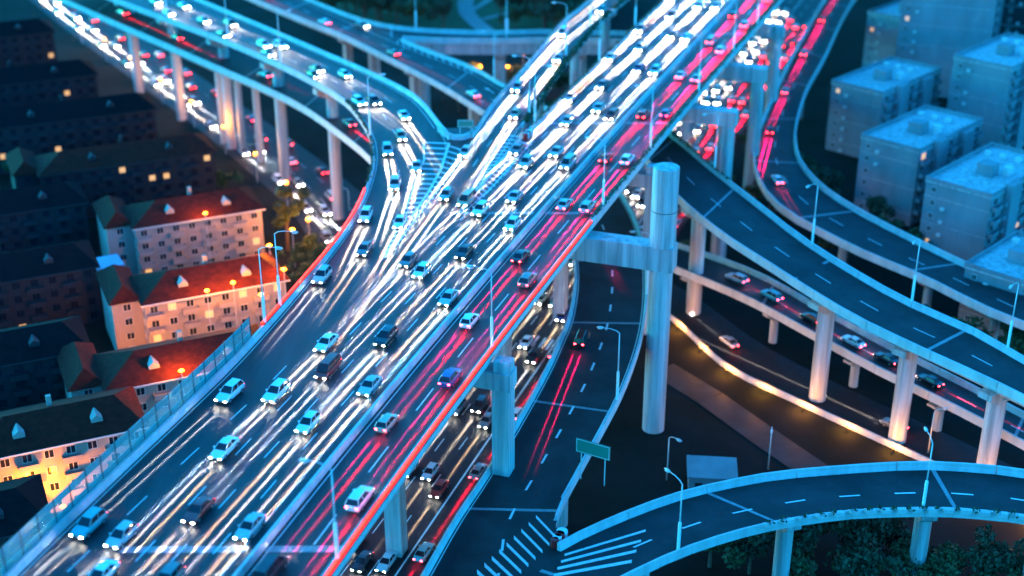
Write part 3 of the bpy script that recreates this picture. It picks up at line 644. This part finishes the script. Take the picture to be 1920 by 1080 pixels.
def house(corner, rz, L, Dp, floors, wall, roof, label, cat='house', hip=True, wing=True, litp=.04, bays=None, balcony=2, dormer=2, group='houses', rh=3.2, fh=3.0, fl_w=1.5, endw=True):
    """corner = world xy of the front right corner; local -X along the front, +Y depth"""
    r = empty('house' if hip else 'apartment_block', (corner[0], corner[1], 0), rz, label, cat, group); H_ = floors*fh
    MB().box(-L, 0, 0, Dp, 0, H_).obj('wall', M[wall], r)
    e = .7
    if hip:
        V = [(-L-e, -e, H_+.01), (e, -e, H_+.01), (e, Dp+e, H_+.01), (-L-e, Dp+e, H_+.01), (-L+Dp*.45, Dp/2, H_+rh), (-Dp*.25, Dp/2, H_+rh), (-L-e, -e, H_+.25), (e, -e, H_+.25), (e, Dp+e, H_+.25), (-L-e, Dp+e, H_+.25)]
        rf_ = MB().add(V, [(3, 2, 1, 0), (0, 1, 7, 6), (1, 2, 8, 7), (2, 3, 9, 8), (3, 0, 6, 9), (6, 7, 5, 4), (7, 8, 5), (8, 9, 4, 5), (9, 6, 4)]).obj('roof', M[roof], r)
        MB().box(-L-e-.05, e+.05, -e-.12, -e-.001, H_-.02, H_+.22).obj('gutter', M['frame' if wall == 'wallw' else 'walld'], rf_)
        MB().box(-L*.5-.4, -L*.5+.4, Dp*.62, Dp*.62+.7, H_+rh*.5, H_+rh+1.1).obj('chimney', M['wallw' if wall == 'wallw' else 'walld'], rf_)
        for k in range(dormer):
            x = -L*(.22+.45*k)-1; y = Dp*.18; z = H_+rh*.28
            q = MB().add([(x-.9, y-.3, z), (x+.9, y-.3, z), (x+.9, y-.3, z+1.0), (x, y-.3, z+1.7), (x-.9, y-.3, z+1.0), (x-.9, y+2.4, z), (x+.9, y+2.4, z), (x+.9, y+2.4, z+1.0), (x, y+2.4, z+1.7), (x-.9, y+2.4, z+1.0)], [(0, 1, 2, 3, 4), (1, 6, 7, 2), (2, 7, 8, 3), (3, 8, 9, 4), (4, 9, 5, 0), (9, 8, 7, 6, 5)])
            q.obj('dormer', M['wallw' if wall == 'wallw' else 'walld'], rf_)
    else:
        rf_ = MB().box(-L-.15, .15, -.15, Dp+.15, H_+.01, H_+.35).obj('roof', M[roof], r)
        for (a, b, c, d) in ((-L-.15, .15, -.15, .1), (-L-.15, .15, Dp-.1, Dp+.15), (-L-.15, -L+.1, .1, Dp-.1), (-.1, .15, .1, Dp-.1)): MB().box(a, b, c, d, H_+.36, H_+1.2).obj('roof_parapet', M[wall], rf_)
        MB().box(-L*.6, -L*.6+3.5, Dp*.35, Dp*.35+3.5, H_+.36, H_+3.0).obj('stair_house', M[wall], rf_)
        MB().tube([(-L*.25, Dp*.5, H_+.36), (-L*.25, Dp*.5, H_+2.2)], 1.0, 14).obj('water_tank', M['frame'], rf_)
    bays = bays or int(L/3.2)
    if hip:
        add_windows(r, L, (-L, 0, 0), floors, fh, 0, bays, litp=litp, balcony=balcony, wall=wall)
        if endw: add_windows(r, Dp, (-L, Dp, -math.pi/2), floors, fh, 0, max(2, int(Dp/3.6)), w_=1.2, litp=litp, wall=wall)
        add_windows(r, Dp, (0, 0, math.pi/2), floors, fh, 0, max(2, int(Dp/3.6)), w_=1.2, litp=litp, wall=wall)
    else:
        add_windows(r, 3.4, (-L+.4, 0, 0), floors, fh, 0, 1, w_=1.1, h_=1.3, litp=.12)
        nb_ = max(3, int(Dp/4.2)); add_windows(r, Dp, (0, 0, math.pi/2), floors, fh, 0, nb_, w_=2.0, h_=1.7, litp=litp, balcony=1, wall=wall)
        for k in range(2): MB().box(.01, 1.8, Dp*(.2+.42*k), Dp*(.2+.42*k)+4.4, 0, H_+1.6-k).obj('stair_tower', M[wall], r)
        for k in range(3): MB().box(-L*.9+k*3.6, -L*.9+k*3.6+1.3, Dp*.78, Dp*.78+1.0, H_+.36, H_+1.3).obj('roof_unit', M['frame'], rf_)
        for fl in range(0, floors, 2): MB().box(-L-.02, .03, -.04, Dp+.02, fl*fh+2.9, fl*fh+3.05).obj('floor_band', M['conc_d'], r)
        for k in range(floors):
            if random.random() < .6: MB().box(-L+4.2, -L+5.1, -.45, -.002, k*fh+.5, k*fh+1.15).obj('air_conditioner', M['frame'], r)
    if wing:
        MB().box(-L-5.5, -L-.01, 3, Dp+5, 0, H_-.1).obj('wing', M[wall], r)
        V = [(-L-6.1, 2.4, H_-.08), (-L+.5, 2.4, H_-.08), (-L+.5, Dp+5.6, H_-.08), (-L-6.1, Dp+5.6, H_-.08), (-L-2.8, 5.2, H_+2.4), (-L-2.8, Dp+2.6, H_+2.4)]
        MB().add(V, [(3, 2, 1, 0), (0, 1, 4), (1, 2, 5, 4), (2, 3, 5), (3, 0, 4, 5)]).obj('wing_roof', M[roof], r)
        add_windows(r, 5.5, (-L-5.5, 3, 0), floors, fh, 0, 1, litp=litp, wall=wall)
    return r
HR = math.radians(24)
def eave(x, y, fl): return P(x, y, fl*3.0)
house(eave(535, 525, 4), HR, 27, 13, 4, 'wallw', 'rooft', 'cream house with red tiled roof and lit dormer beside the ramp merge', litp=.1)
house(eave(490, 392, 4), HR, 27, 13, 4, 'wallw', 'rooft', 'cream house with red tiled roof left of the tall orange-lit tree', litp=.06, dormer=2)
house(eave(512, 672, 4), HR, 28, 13, 4, 'wallw', 'rooft', 'cream house with red roof just behind the upper noise barrier')
house(eave(270, 800, 4), HR, 26, 13, 4, 'wallw', 'rooft', 'house with dark red roof behind the middle of the noise barrier')
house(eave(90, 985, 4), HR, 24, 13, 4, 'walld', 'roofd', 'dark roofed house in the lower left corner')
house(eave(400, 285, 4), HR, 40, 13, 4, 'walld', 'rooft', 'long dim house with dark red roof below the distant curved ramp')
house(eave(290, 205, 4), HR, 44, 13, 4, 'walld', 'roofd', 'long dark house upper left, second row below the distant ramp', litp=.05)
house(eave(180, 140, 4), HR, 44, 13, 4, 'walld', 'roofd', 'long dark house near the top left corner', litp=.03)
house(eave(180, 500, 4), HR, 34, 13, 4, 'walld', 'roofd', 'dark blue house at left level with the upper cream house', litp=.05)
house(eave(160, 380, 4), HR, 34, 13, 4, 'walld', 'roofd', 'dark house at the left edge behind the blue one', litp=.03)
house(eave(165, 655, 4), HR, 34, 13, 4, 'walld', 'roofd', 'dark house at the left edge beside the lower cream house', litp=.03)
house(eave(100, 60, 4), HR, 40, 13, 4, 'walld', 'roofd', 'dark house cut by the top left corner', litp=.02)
# right: pale apartment blocks with flat roofs
HB = math.radians(-44)
def block(px, py, L, Dp, fl, label, rz=HB, wall='wallb', **kw):
    p = P(px, py, 0); return house(p, rz, L, Dp, fl, wall, 'conc_d', label, cat='apartment block', hip=False, wing=False, group='apartment blocks', balcony=2, endw=True, litp=.03, **kw)
block(1640, 305, 15, 30, 6, 'pale flat roofed apartment block nearest the bend of the far right ramp')
block(1705, 425, 15, 30, 6, 'pale flat roofed apartment block in the middle of the right group')
block(1835, 520, 15, 30, 6, 'pale flat roofed apartment block closest to the right edge ramps')
block(1870, 300, 16, 30, 8, 'pale apartment block at the right edge behind the group')
block(1840, 190, 26, 22, 14, 'tall blue apartment tower at the top right', rz=math.radians(-20))
block(2030, 150, 26, 22, 16, 'tallest dark tower in the top right corner', rz=math.radians(-20), wall='walld')
block(1690, 150, 14, 24, 6, 'low pale block at the top between ramp and tower')
block(1760, 90, 14, 24, 7, 'pale block behind the low one near the top edge')
block(1900, 640, 12, 22, 4, 'low block below the far right ramp at the right edge')
block(2010, 440, 14, 24, 7, 'pale apartment block cut by the right edge')
sh = empty('kiosk', P(1290, 925, 0), -.1, 'small flat roofed cabin on the dark ground above the loop ramp', 'cabin')
MB().box(0, 7.5, 0, 6, 0, 3).obj('wall', M['wallb'], sh); MB().box(-.3, 7.8, -.3, 6.3, 3.01, 3.3).obj('roof', M['wallb'], sh); MB().box(1, 2.2, -.06, -.005, .02, 2.1).obj('door', M['dark'], sh)
sh = empty('kiosk', P(188, 480, 9.5)*np.array([1, 1, 0]), .5, 'bright blue flat canopy between the houses at left', 'canopy')
MB().box(-4, 4, -3, 3, 7.5, 8.0).obj('roof', mat('blue_sheet', (.10, .45, .65), .4), sh)
for a, b in ((-3.6, -2.6), (3.6, -2.6), (-3.6, 2.6), (3.6, 2.6)): MB().box(a-.15, a+.15, b-.15, b+.15, 0, 7.5).obj('post', M['pole'], sh)

o = path_strip([(1240, 690), (1330, 745), (1450, 830), (1560, 905)], 6, .08).obj('service_road', M['asphalt2']); tag(o, 'grey service track crossing the dark ground at right', 'path', kind='structure')
# ------------------------------------------------------------------ lit lamps on the ground
def sodium(px, z, label, power=900, r=.5, col=(1, .27, .012), h=None):
    p = P(px[0], px[1], z); root = empty('sodium_lamp', (p[0], p[1], 0), 0, label, 'street lamp', 'lit orange lamps')
    MB().tube([(0, 0, 0), (0, 0, z-.2)], [.09, .06], 7).obj('pole', M['pole'], root)
    MB().tube([(0, 0, z-.25), (0, 0, z), (0, 0, z+.2)], [r*.6, r, r*.5], 10).obj('lamp_globe', M['sodium'], root)
    ld = bpy.data.lights.new('lamp_light', 'POINT'); ld.energy = power*.34; ld.color = col; ld.shadow_soft_size = .5
    lo = bpy.data.objects.new('lamp_light', ld); COL.objects.link(lo); lo.parent = root; lo.location = (0, 0, z+.8)
for px, z, lab, pw in (((548, 430), 9, 'orange lamp at the foot of the tall slim tree', 5000), ((505, 460), 15, 'orange lamp above the lit cream house, topmost of the cluster', 5000), ((532, 505), 15, 'orange lamp at the corner of the lit cream house', 4000), ((490, 552), 14, 'orange lamp left of the portal lamp post', 3500), ((388, 545), 14.5, 'orange lamp on the front slope of the lit roof', 2500), ((437, 530), 14.5, 'orange lamp beside the bright dormer', 2500),
                   ((262, 680), 6, 'orange lamp at the gable of the house behind the barrier', 3500), ((340, 695), 14, 'orange lamp on the ridge behind the upper noise barrier', 3500), ((290, 690), 7, 'small orange lamp left of the ridge lamp', 2000),
                   ((40, 900), 5, 'orange lamp at the far lower left, upper one', 4000), ((62, 945), 5, 'orange lamp at the far lower left, lower one', 4000), ((118, 950), 4, 'orange lamp right of the lone lamp post', 2500), ((215, 740), 6, 'orange lamp in the lane left of the barrier houses', 3500),
                   ((900, 125), 8, 'yellow lamp under the far viaduct, left one', 2500), ((885, 122), 7, 'small yellow lamp under the far viaduct', 1500), ((982, 100), 9, 'star bright lamp right of the far viaduct pier', 2500), ((952, 125), 7, 'thin yellow lamp right of the far viaduct pier', 1500),
                   ((385, 400), 14, 'dim lamp over the roof of the upper cream house', 1800)):
    sodium(px, z, lab, pw)

AMB = bpy.data.lights.new('lamp_light', 'POINT'); AMB.energy = 330; AMB.color = (1, .36, .06); AMB.shadow_soft_size = .2
for k in range(11):  # lamps added to wash the wall and lane amber
    d = 16+k*9.5; p = rstreet.at(d, 0, -1.5)
    r = empty('added_bollard_lamp', p, 0, 'added low amber bollard lamp along the golden wall at right, %s from its upper end' % ORD[k], 'bollard lamp', 'added bollard lamps along the golden wall')
    MB().tube([(0, 0, 0), (0, 0, .9)], .08, 8).obj('post', M['dark'], r); MB().tube([(0, 0, .9), (0, 0, 1.1)], .1, 8).obj('lamp_globe', M['sodium'], r); MB().tube([(0, 0, 1.1), (0, 0, 1.16)], .16, 8).obj('cap', M['dark'], r)
    lo = bpy.data.objects.new('lamp_light', AMB); COL.objects.link(lo); lo.parent = r; lo.location = (0, 0, 1.5)
AMB2 = bpy.data.lights.new('lamp_light', 'POINT'); AMB2.energy = 700; AMB2.color = (1, .36, .05); AMB2.shadow_soft_size = .3
for k in range(9):  # amber lamps added in place of the warm glow of traffic
    d = lstreet.near(P(600, 420, 0))+k*27; p = lstreet.at(min(d, lstreet.len-5), 0, -1.5)
    r = empty('sodium_lamp', p, 0, 'added amber lamp along the street behind the houses, %s from the merge' % ORD[k], 'street lamp', 'added amber lamps along the side street')
    MB().tube([(0, 0, 0), (0, 0, 7)], [.1, .07], 7).obj('pole', M['pole'], r); MB().tube([(0, 0, 7), (0, 0, 7.4), (0, 0, 7.7)], [.35, .55, .3], 10).obj('lamp_globe', M['sodium'], r)
    lo = bpy.data.objects.new('lamp_light', AMB2); COL.objects.link(lo); lo.parent = r; lo.location = (0, 0, 8.2)
# ------------------------------------------------------------------ cars
def loft(mb, secs):
    n = len(secs[0]); V = [v for s_ in secs for v in s_]; F = []
    for i in range(len(secs)-1):
        for j in range(n): F.append((i*n+j, i*n+(j+1) % n, (i+1)*n+(j+1) % n, (i+1)*n+j))
    F.append(tuple(range(n-1, -1, -1))); F.append(tuple((len(secs)-1)*n+j for j in range(n))); mb.add(V, F)
def car_parts(kind):
    """local +X is forward; returns [(name, mesh, loc, is_paint)]"""
    if kind == 'sedan': L, W, belt, roof = 4.7, .90, .95, 1.45; st = [(-2.35, .45, .78), (-2.25, .3, .93), (-1.5, .25, .98), (.6, .25, .97), (1.0, .25, .93), (2.0, .27, .80), (2.25, .32, .70), (2.35, .42, .60)]; cab = (-1.75, -1.0, .25, 1.05)
    elif kind == 'hatchback': L, W, belt, roof = 4.2, .88, 1.0, 1.55; st = [(-2.1, .4, .85), (-2.05, .3, 1.0), (-1.5, .25, 1.02), (.6, .25, 1.0), (.9, .25, .97), (1.75, .27, .86), (2.02, .32, .74), (2.1, .42, .62)]; cab = (-2.0, -1.55, .2, 1.0)
    elif kind == 'suv': L, W, belt, roof = 4.7, .94, 1.12, 1.75; st = [(-2.35, .5, .95), (-2.3, .38, 1.1), (-1.5, .33, 1.14), (.6, .33, 1.12), (1.0, .33, 1.08), (2.0, .35, .98), (2.28, .4, .86), (2.35, .5, .72)]; cab = (-2.25, -1.85, .2, .98)
    else: L, W, belt, roof = 5.0, .95, 1.2, 2.0; st = [(-2.5, .5, 1.1), (-2.45, .35, 1.2), (-1.5, .3, 1.22), (.8, .3, 1.2), (1.6, .3, 1.12), (2.1, .33, .98), (2.42, .38, .85), (2.5, .48, .72)]; cab = (-2.42, -2.2, 1.0, 1.85)
    body = MB(); secs = []
    for x, zb, zt in st:
        k = .90 if abs(x) > L/2-.12 else (.97 if abs(x) > L/2-.5 else 1)
        w_ = W*k; secs.append([(x, -w_*.94, zb), (x, -w_, zb+(zt-zb)*.35), (x, -w_*.99, zb+(zt-zb)*.75), (x, -w_*.90, zt), (x, w_*.90, zt), (x, w_*.99, zb+(zt-zb)*.75), (x, w_, zb+(zt-zb)*.35), (x, w_*.94, zb)])
    loft(body, secs)
    r0, r1, f1, f0 = cab; zb = belt-.04
    wl, wu = W*.89, W*.70
    # roof skin with pillars
    roofm = MB(); 
    loft(roofm, [[(r1, -wu, roof-.06), (r1, -wu*.85, roof), (r1, wu*.85, roof), (r1, wu, roof-.06)], [((r1+f1)/2, -wu, roof-.03), ((r1+f1)/2, -wu*.85, roof+.03), ((r1+f1)/2, wu*.85, roof+.03), ((r1+f1)/2, wu, roof-.03)], [(f1, -wu, roof-.06), (f1, -wu*.85, roof), (f1, wu*.85, roof), (f1, wu, roof-.06)]])
    body.add(roofm.V, roofm.F)
    for s_ in (-1, 1):
        for (xa, xb) in ((r0, r1), ((r0+f0)/2-.1, (r1+f1)/2-.1), (f0, f1)): body.tube([(xa, s_*wl, zb), (xb, s_*wu, roof-.05)], .045, 5)
    glass = []
    e = .012
    ws = MB().add([(f0, -wl, zb), (f0, wl, zb), (f1, wu, roof-.05), (f1, -wu, roof-.05), (f0-.03, -wl, zb), (f0-.03, wl, zb), (f1-.03, wu, roof-.05), (f1-.03, -wu, roof-.05)], [(0, 1, 2, 3), (7, 6, 5, 4), (0, 4, 5, 1), (1, 5, 6, 2), (2, 6, 7, 3), (3, 7, 4, 0)])
    rw_ = MB().add([(r0, -wl, zb), (r0, wl, zb), (r1, wu, roof-.05), (r1, -wu, roof-.05), (r0+.03, -wl, zb), (r0+.03, wl, zb), (r1+.03, wu, roof-.05), (r1+.03, -wu, roof-.05)], [(3, 2, 1, 0), (4, 5, 6, 7), (0, 1, 5, 4), (1, 2, 6, 5), (2, 3, 7, 6), (3, 0, 4, 7)])
    out = [('body', body.me('body', M['car']), None, True), ('windscreen', ws.me('windscreen', M['carglass']), None, False), ('rear_window', rw_.me('rear_window', M['carglass']), None, False)]
    for s_ in (-1, 1):
        sw = MB().add([(r0+.05, s_*wl, zb), (f0-.05, s_*wl, zb), (f1-.03, s_*wu, roof-.06), (r1+.03, s_*wu, roof-.06), (r0+.05, s_*(wl-.03), zb), (f0-.05, s_*(wl-.03), zb), (f1-.03, s_*(wu-.03), roof-.06), (r1+.03, s_*(wu-.03), roof-.06)], [(0, 1, 2, 3), (7, 6, 5, 4), (0, 4, 5, 1), (1, 5, 6, 2), (2, 6, 7, 3), (3, 7, 4, 0)])
        out.append(('side_window', sw.me('side_window', M['carglass']), None, False))
        mi = MB().box(f0-.45, f0-.28, s_*W-.02 if s_ > 0 else -W-.18, s_*W+.18 if s_ > 0 else -W+.02, belt-.02, belt+.14); out.append(('mirror', mi.me('mirror', M['car']), None, True))
        xf = L/2; zh = st[-2][2]-.06
        hl = MB().box(xf-.2, xf+.012, min(s_*W*.86, s_*W*.5), max(s_*W*.86, s_*W*.5), st[-1][2]-.15, st[-1][2]-.025); out.append(('headlight', hl.me('headlight', M['head']), None, False))
        zt = st[1][2]-.1
        tl = MB().box(-xf-.012, -xf+.14, min(s_*W*.86, s_*W*.5), max(s_*W*.86, s_*W*.5), st[0][2]-.17, st[0][2]-.02); out.append(('taillight', tl.me('taillight', M['tail']), None, False))
    wh = MB().tube([(0, -.11, 0), (0, .11, 0)], .33, 14)
    whm = wh.me('wheel', M['tyre']); rimm = MB().tube([(0, -.118, 0), (0, .118, 0)], .2, 10).me('rim', M['rim'])
    for x in (-L*.3, L*.3):
        for s_ in (-1, 1): out.append(('wheel', whm, (x, s_*(W-.1), .33), (rimm,)))
    gr = MB().box(L/2-.05, L/2+.015, -W*.45, W*.45, st[-1][1]+.05, st[-1][2]-.05); out.append(('grille', gr.me('grille', M['trim']), None, False))
    return out, L
KINDS = {k: car_parts(k) for k in ('sedan', 'hatchback', 'suv', 'van')}
def bus_parts():
    L, W, H_ = 11, 1.25, 3.1
    b = MB(); secs = []
    for x, k in ((-5.5, .94), (-5.4, 1), (5.35, 1), (5.5, .94)):
        w_ = W*k; secs.append([(x, -w_, .35), (x, -w_, H_-.25), (x, -w_*.85, H_), (x, w_*.85, H_), (x, w_, H_-.25), (x, w_, .35)])
    loft(b, secs); out = [('body', b.me('body', M['car']), None, True)]
    out.append(('windscreen', MB().box(5.47, 5.53, -1.1, 1.1, 1.2, 2.6).me('windscreen', M['carglass']), None, False))
    out.append(('rear_window', MB().box(-5.53, -5.47, -1.0, 1.0, 1.7, 2.6).me('rear_window', M['carglass']), None, False))
    for s_ in (-1, 1):
        for k in range(6):
            x = -4.9+k*1.7; out.append(('side_window', MB().box(x, x+1.55, min(s_*1.23, s_*1.27), max(s_*1.23, s_*1.27), 1.3, 2.5).me('side_window', M['carglass']), None, False))
        out.append(('headlight', MB().box(5.46, 5.54, min(s_*.7, s_*1.15), max(s_*.7, s_*1.15), .6, .85).me('headlight', M['head']), None, False))
        out.append(('taillight', MB().box(-5.54, -5.46, min(s_*.8, s_*1.15), max(s_*.8, s_*1.15), .8, 1.3).me('taillight', M['tail']), None, False))
    wh = MB().tube([(0, -.14, 0), (0, .14, 0)], .48, 14).me('wheel', M['tyre']); rm_ = MB().tube([(0, -.15, 0), (0, .15, 0)], .28, 10).me('rim', M['rim'])
    for x in (-3.2, 3.3):
        for s_ in (-1, 1): out.append(('wheel', wh, (x, s_*1.13, .48), (rm_,)))
    out.append(('roof_unit', MB().box(-3, -.5, -.8, .8, H_+.002, H_+.3).me('roof_unit', M['white']), None, False))
    return out, L
KINDS['bus'] = bus_parts()
def beam(name, energy, col, length, width, tilt, power=2.2, near=3.5, sgn=-1.):
    """car lamp whose light is shaped into a long thin streak on the road"""
    l = bpy.data.lights.new(name, 'SPOT'); l.energy = energy; l.color = col; l.spot_size = math.radians(64); l.spot_blend = .3; l.shadow_soft_size = .06
    l.use_nodes = True; t = l.node_tree; em = t.nodes['Emission']; N = t.nodes.new; K_ = t.links.new
    tc = N('ShaderNodeTexCoord'); vr = N('ShaderNodeVectorRotate'); vr.rotation_type = 'Y_AXIS'; vr.inputs['Angle'].default_value = tilt
    K_(tc.outputs['Normal'], vr.inputs['Vector']); sp = N('ShaderNodeSeparateXYZ'); K_(vr.outputs[0], sp.inputs[0])
    def mth(op, a, b=None, c=None):
        n = N('ShaderNodeMath'); n.operation = op
        for k, v in enumerate((a, b, c)):
            if v is None: continue
            if isinstance(v, (int, float)): n.inputs[k].default_value = v
            else: K_(v, n.inputs[k])
        return n.outputs[0]
    r = mth('MULTIPLY', mth('DIVIDE', sp.outputs[0], sp.outputs[2]), sgn)
    lat = mth('DIVIDE', sp.outputs[1], sp.outputs[2])
    g_ = mth('EXPONENT', mth('MULTIPLY', mth('POWER', mth('ABSOLUTE', mth('DIVIDE', lat, width/.68)), 2.), -1.))
    def sm(x, a, b):
        n = N('ShaderNodeMapRange'); n.interpolation_type = 'SMOOTHSTEP'; n.inputs['From Min'].default_value = a; n.inputs['From Max'].default_value = b; K_(x, n.inputs['Value']); return n.outputs[0]
    lo = mth('MULTIPLY', sm(r, near*.5, near), mth('SUBTRACT', 1., sm(r, length*.55/.68, length/.68)))
    gain = mth('POWER', mth('MINIMUM', mth('MAXIMUM', r, .01), length/.68), power)
    K_(mth('MULTIPLY', mth('MULTIPLY', g_, lo), gain), em.inputs['Strength'])
    return l
TH = -math.radians(83); TT = math.radians(83)
SPEC = ((40, (1, .86, .70), .24), (48, (.92, .95, 1), .15), (40, (1, .72, .45), .18), (36, (.55, .82, 1), .28), (34, (1, .93, .85), .11), (30, (.75, .9, 1), .13))
HEADS = [beam('headlight_streak', E_*1.6, c_, 60+4*k, w_, TH, power=2.75) for k, (E_, c_, w_) in enumerate(SPEC)]  # shaped to draw streaks along the lane, longer and narrower than headlamps throw
HEADS_S = [beam('headlight_streak', E_*1.7, c_, 24, w_, TH) for E_, c_, w_ in SPEC[:3]]
TAIL = beam('taillight_streak', 110, (1, .002, .03), 50, .17, TT, sgn=1., power=2.4)  # added red streaks behind the cars, stronger than tail lights cast
TAIL3 = beam('taillight_streak', 26, (1, .005, .16), 40, .10, TT, sgn=1., power=2.4)
TAIL2 = beam('taillight_streak', 95, (1, .01, .22), 50, .11, TT, sgn=1., power=2.4)
COLS = {'white': (.78, .78, .77), 'silver': (.45, .46, .48), 'grey': (.16, .165, .17), 'black': (.015, .015, .018), 'blue': (.03, .08, .25), 'red': (.35, .02, .02), 'turquoise': (.05, .38, .40), 'beige': (.45, .40, .30)}
used = {}
def car(p, f, kind, colour, label, group, beams=2, tails=0, short=False):
    yaw = math.atan2(f[1], f[0]); root = empty(kind if kind in ('bus', 'van', 'suv') else 'car', tuple(p), yaw, label, 'bus' if kind == 'bus' else ('van' if kind == 'van' else 'car'), group)
    root.rotation_euler = (0, -math.asin(max(-.2, min(.2, f[2]))), yaw)
    parts, L = KINDS[kind]; c = COLS[colour]
    for nm, me, loc, paint in parts:
        o = obj(nm, me, root, loc)
        if paint is True: o.color = (*c, 1)
        elif isinstance(paint, tuple): obj('rim', paint[0], o)
    if beams:
        for s_ in ((-.62, .62) if beams == 2 else (0,)):
            lo = bpy.data.objects.new('headlight_streak', random.choice(HEADS_S if short else HEADS)); COL.objects.link(lo); lo.parent = root; lo.location = (L/2+.06, s_, .68); lo.rotation_euler = (0, TH, 0)
    if tails:
        for s_ in ((-.6, .6) if tails >= 2 else (0,)):
            lo = bpy.data.objects.new('taillight_streak', TAIL3 if tails == 3 else (TAIL if s_ <= 0 else TAIL2)); COL.objects.link(lo); lo.parent = root; lo.location = (-L/2-.08, s_, .68); lo.rotation_euler = (0, TT, 0)
    return root
def traffic(road, t, d0, d1, gap, rev, lane, group, light='white', beams=2, tails=0, off=0, dz=.02, palette=None, start=None, busp=.03, short=False):
    """cars in one lane; rev: driving towards lower arclength"""
    d = d0+random.uniform(0, gap*.6) if start is None else d0+start; i = 0
    pal = palette or ['white']*5+['silver']*4+['grey']*2+['black']*2+['blue', 'turquoise', 'beige', 'red']
    while d < d1:
        tt = t(d) if callable(t) else t
        p = road.at(d, tt, off+random.uniform(-.25, .25), dz); f = road.tan(d)
        if rev: f = -f
        kind = random.choices(['sedan', 'hatchback', 'suv', 'van', 'bus'], [5, 2, 3, 1, busp*10])[0]; c = random.choice(pal if kind != 'bus' else ['white', 'blue', 'turquoise'])
        lab = '%s %s %s, %s from near end' % (c, {'hatchback': 'small car', 'sedan': 'saloon car', 'suv': 'tall car', 'van': 'van', 'bus': 'bus'}[kind], lane, ORD[i])
        car(p, f, kind, c, lab, group, beams, tails, short)
        i += 1; d += gap*random.uniform(.82, 1.2)+(7 if kind == 'bus' else 0)
# oncoming carriageway, lanes counted from the median
dend = main.near(P(1330, -70, DZ))
for k in range(NW):
    tm = (WL[NW-k-1]+WL[NW-k])/2-.012
    traffic(main, tm, 4, dend, 29, True, 'in oncoming lane %s from the median' % ORD[k], 'oncoming cars on the expressway', busp=.01)
for k, t in enumerate((MT+(1-MT)*.34, MT+(1-MT)*.72)):
    traffic(main, t, 8, dend, 27, False, 'in receding expressway lane %s from the median' % ORD[k], 'receding cars on the expressway', beams=0, tails=2, busp=.01)
db_m = B.near(P(610, 480, DZ)); db_far = B.near(P(260, 0, DZ-4))
for k, t in enumerate((.27, .70)):
    traffic(B, t, 6, B.near(P(480, 650, DZ)), 30, True, 'in merge lane %s from the noise barrier' % ORD[k], 'cars in the merge lanes', busp=0)
for k, t in enumerate((.17, .38, .60)):
    traffic(B, t, db_m-8, db_far, 30, True, 'on curved ramp, lane %s from the outer parapet' % ORD[k], 'cars on the curved ramp', start=3+9*k, busp=0, short=True)
for k, t in enumerate((lambda d: float(np.interp(d, [de-20, de+25], [.16, .28])), lambda d: float(np.interp(d, [de-20, de+25], [.42, .72])))):
    traffic(E, t, de-36, E.len-6, 46, True, 'on middle ramp, lane %s from the left' % ORD[k], 'cars on the middle ramp', busp=0)
traffic(D, .3, 22, D.len-10, 34, False, 'on the low slip road with arrows', 'cars on the low slip road', beams=0, tails=3, busp=0)
traffic(F_, .5, 60, F_.len-60, 60, False, 'on the level far viaduct', 'cars on the far viaduct', beams=0, busp=0)
traffic(C_, .4, 30, C_.len-10, 40, False, 'on the slip road under the curved ramp', 'cars under the curved ramp', beams=0, tails=1, busp=.05)
traffic(G, .33, 10, G.len-60, 36, True, 'on the narrow far right ramp', 'cars on the far right ramp', beams=0, tails=3, busp=0)
traffic(I, .28, 25, I.len-60, 60, True, 'on the near ramp at lower right', 'cars on the near ramp', beams=0, tails=3, busp=0)
traffic(K, .5, 30, 90, 9, True, 'queueing on the dim low ramp', 'cars queueing on the low ramp', beams=0, tails=1, busp=0)
d1s = street.near(P(1480, 20, 0))
dj = street.near(P(1215, 400, 0))
for k, t in enumerate((.08, .24, .40)):
    traffic(street, t, 10, dj, 22, True, 'in near oncoming street lane %s from left' % ORD[k], 'oncoming cars on the street below', beams=1, busp=0, short=True)
    traffic(street, t, dj, d1s, 14, True, 'in far oncoming street lane %s from left' % ORD[k], 'oncoming cars on the street below', beams=1, busp=0, short=True)
for k, t in enumerate((.58, .74, .91)):
    traffic(street, t, 20, d1s, 22, False, 'in receding street lane %s from centre line' % ORD[k], 'receding cars on the street below', beams=0, tails=1, busp=0)
for k, t in enumerate((.2, .4, .62, .84)):
    traffic(lstreet, t, lstreet.near(P(660, 420, 0)), lstreet.len-20, 24, k < 2, 'in side street lane %s from the houses' % ORD[k], 'cars on the street beside the houses', beams=1 if k < 2 else 0, tails=0, busp=0)
traffic(rstreet, .5, 20, rstreet.len-30, 40, True, 'on the narrow lane at right', 'cars on the narrow lane', beams=1, tails=0, busp=0)
print('objects', len(bpy.data.objects), 'lights', sum(o.type == 'LIGHT' for o in bpy.data.objects), 'MT', MT, _mt)
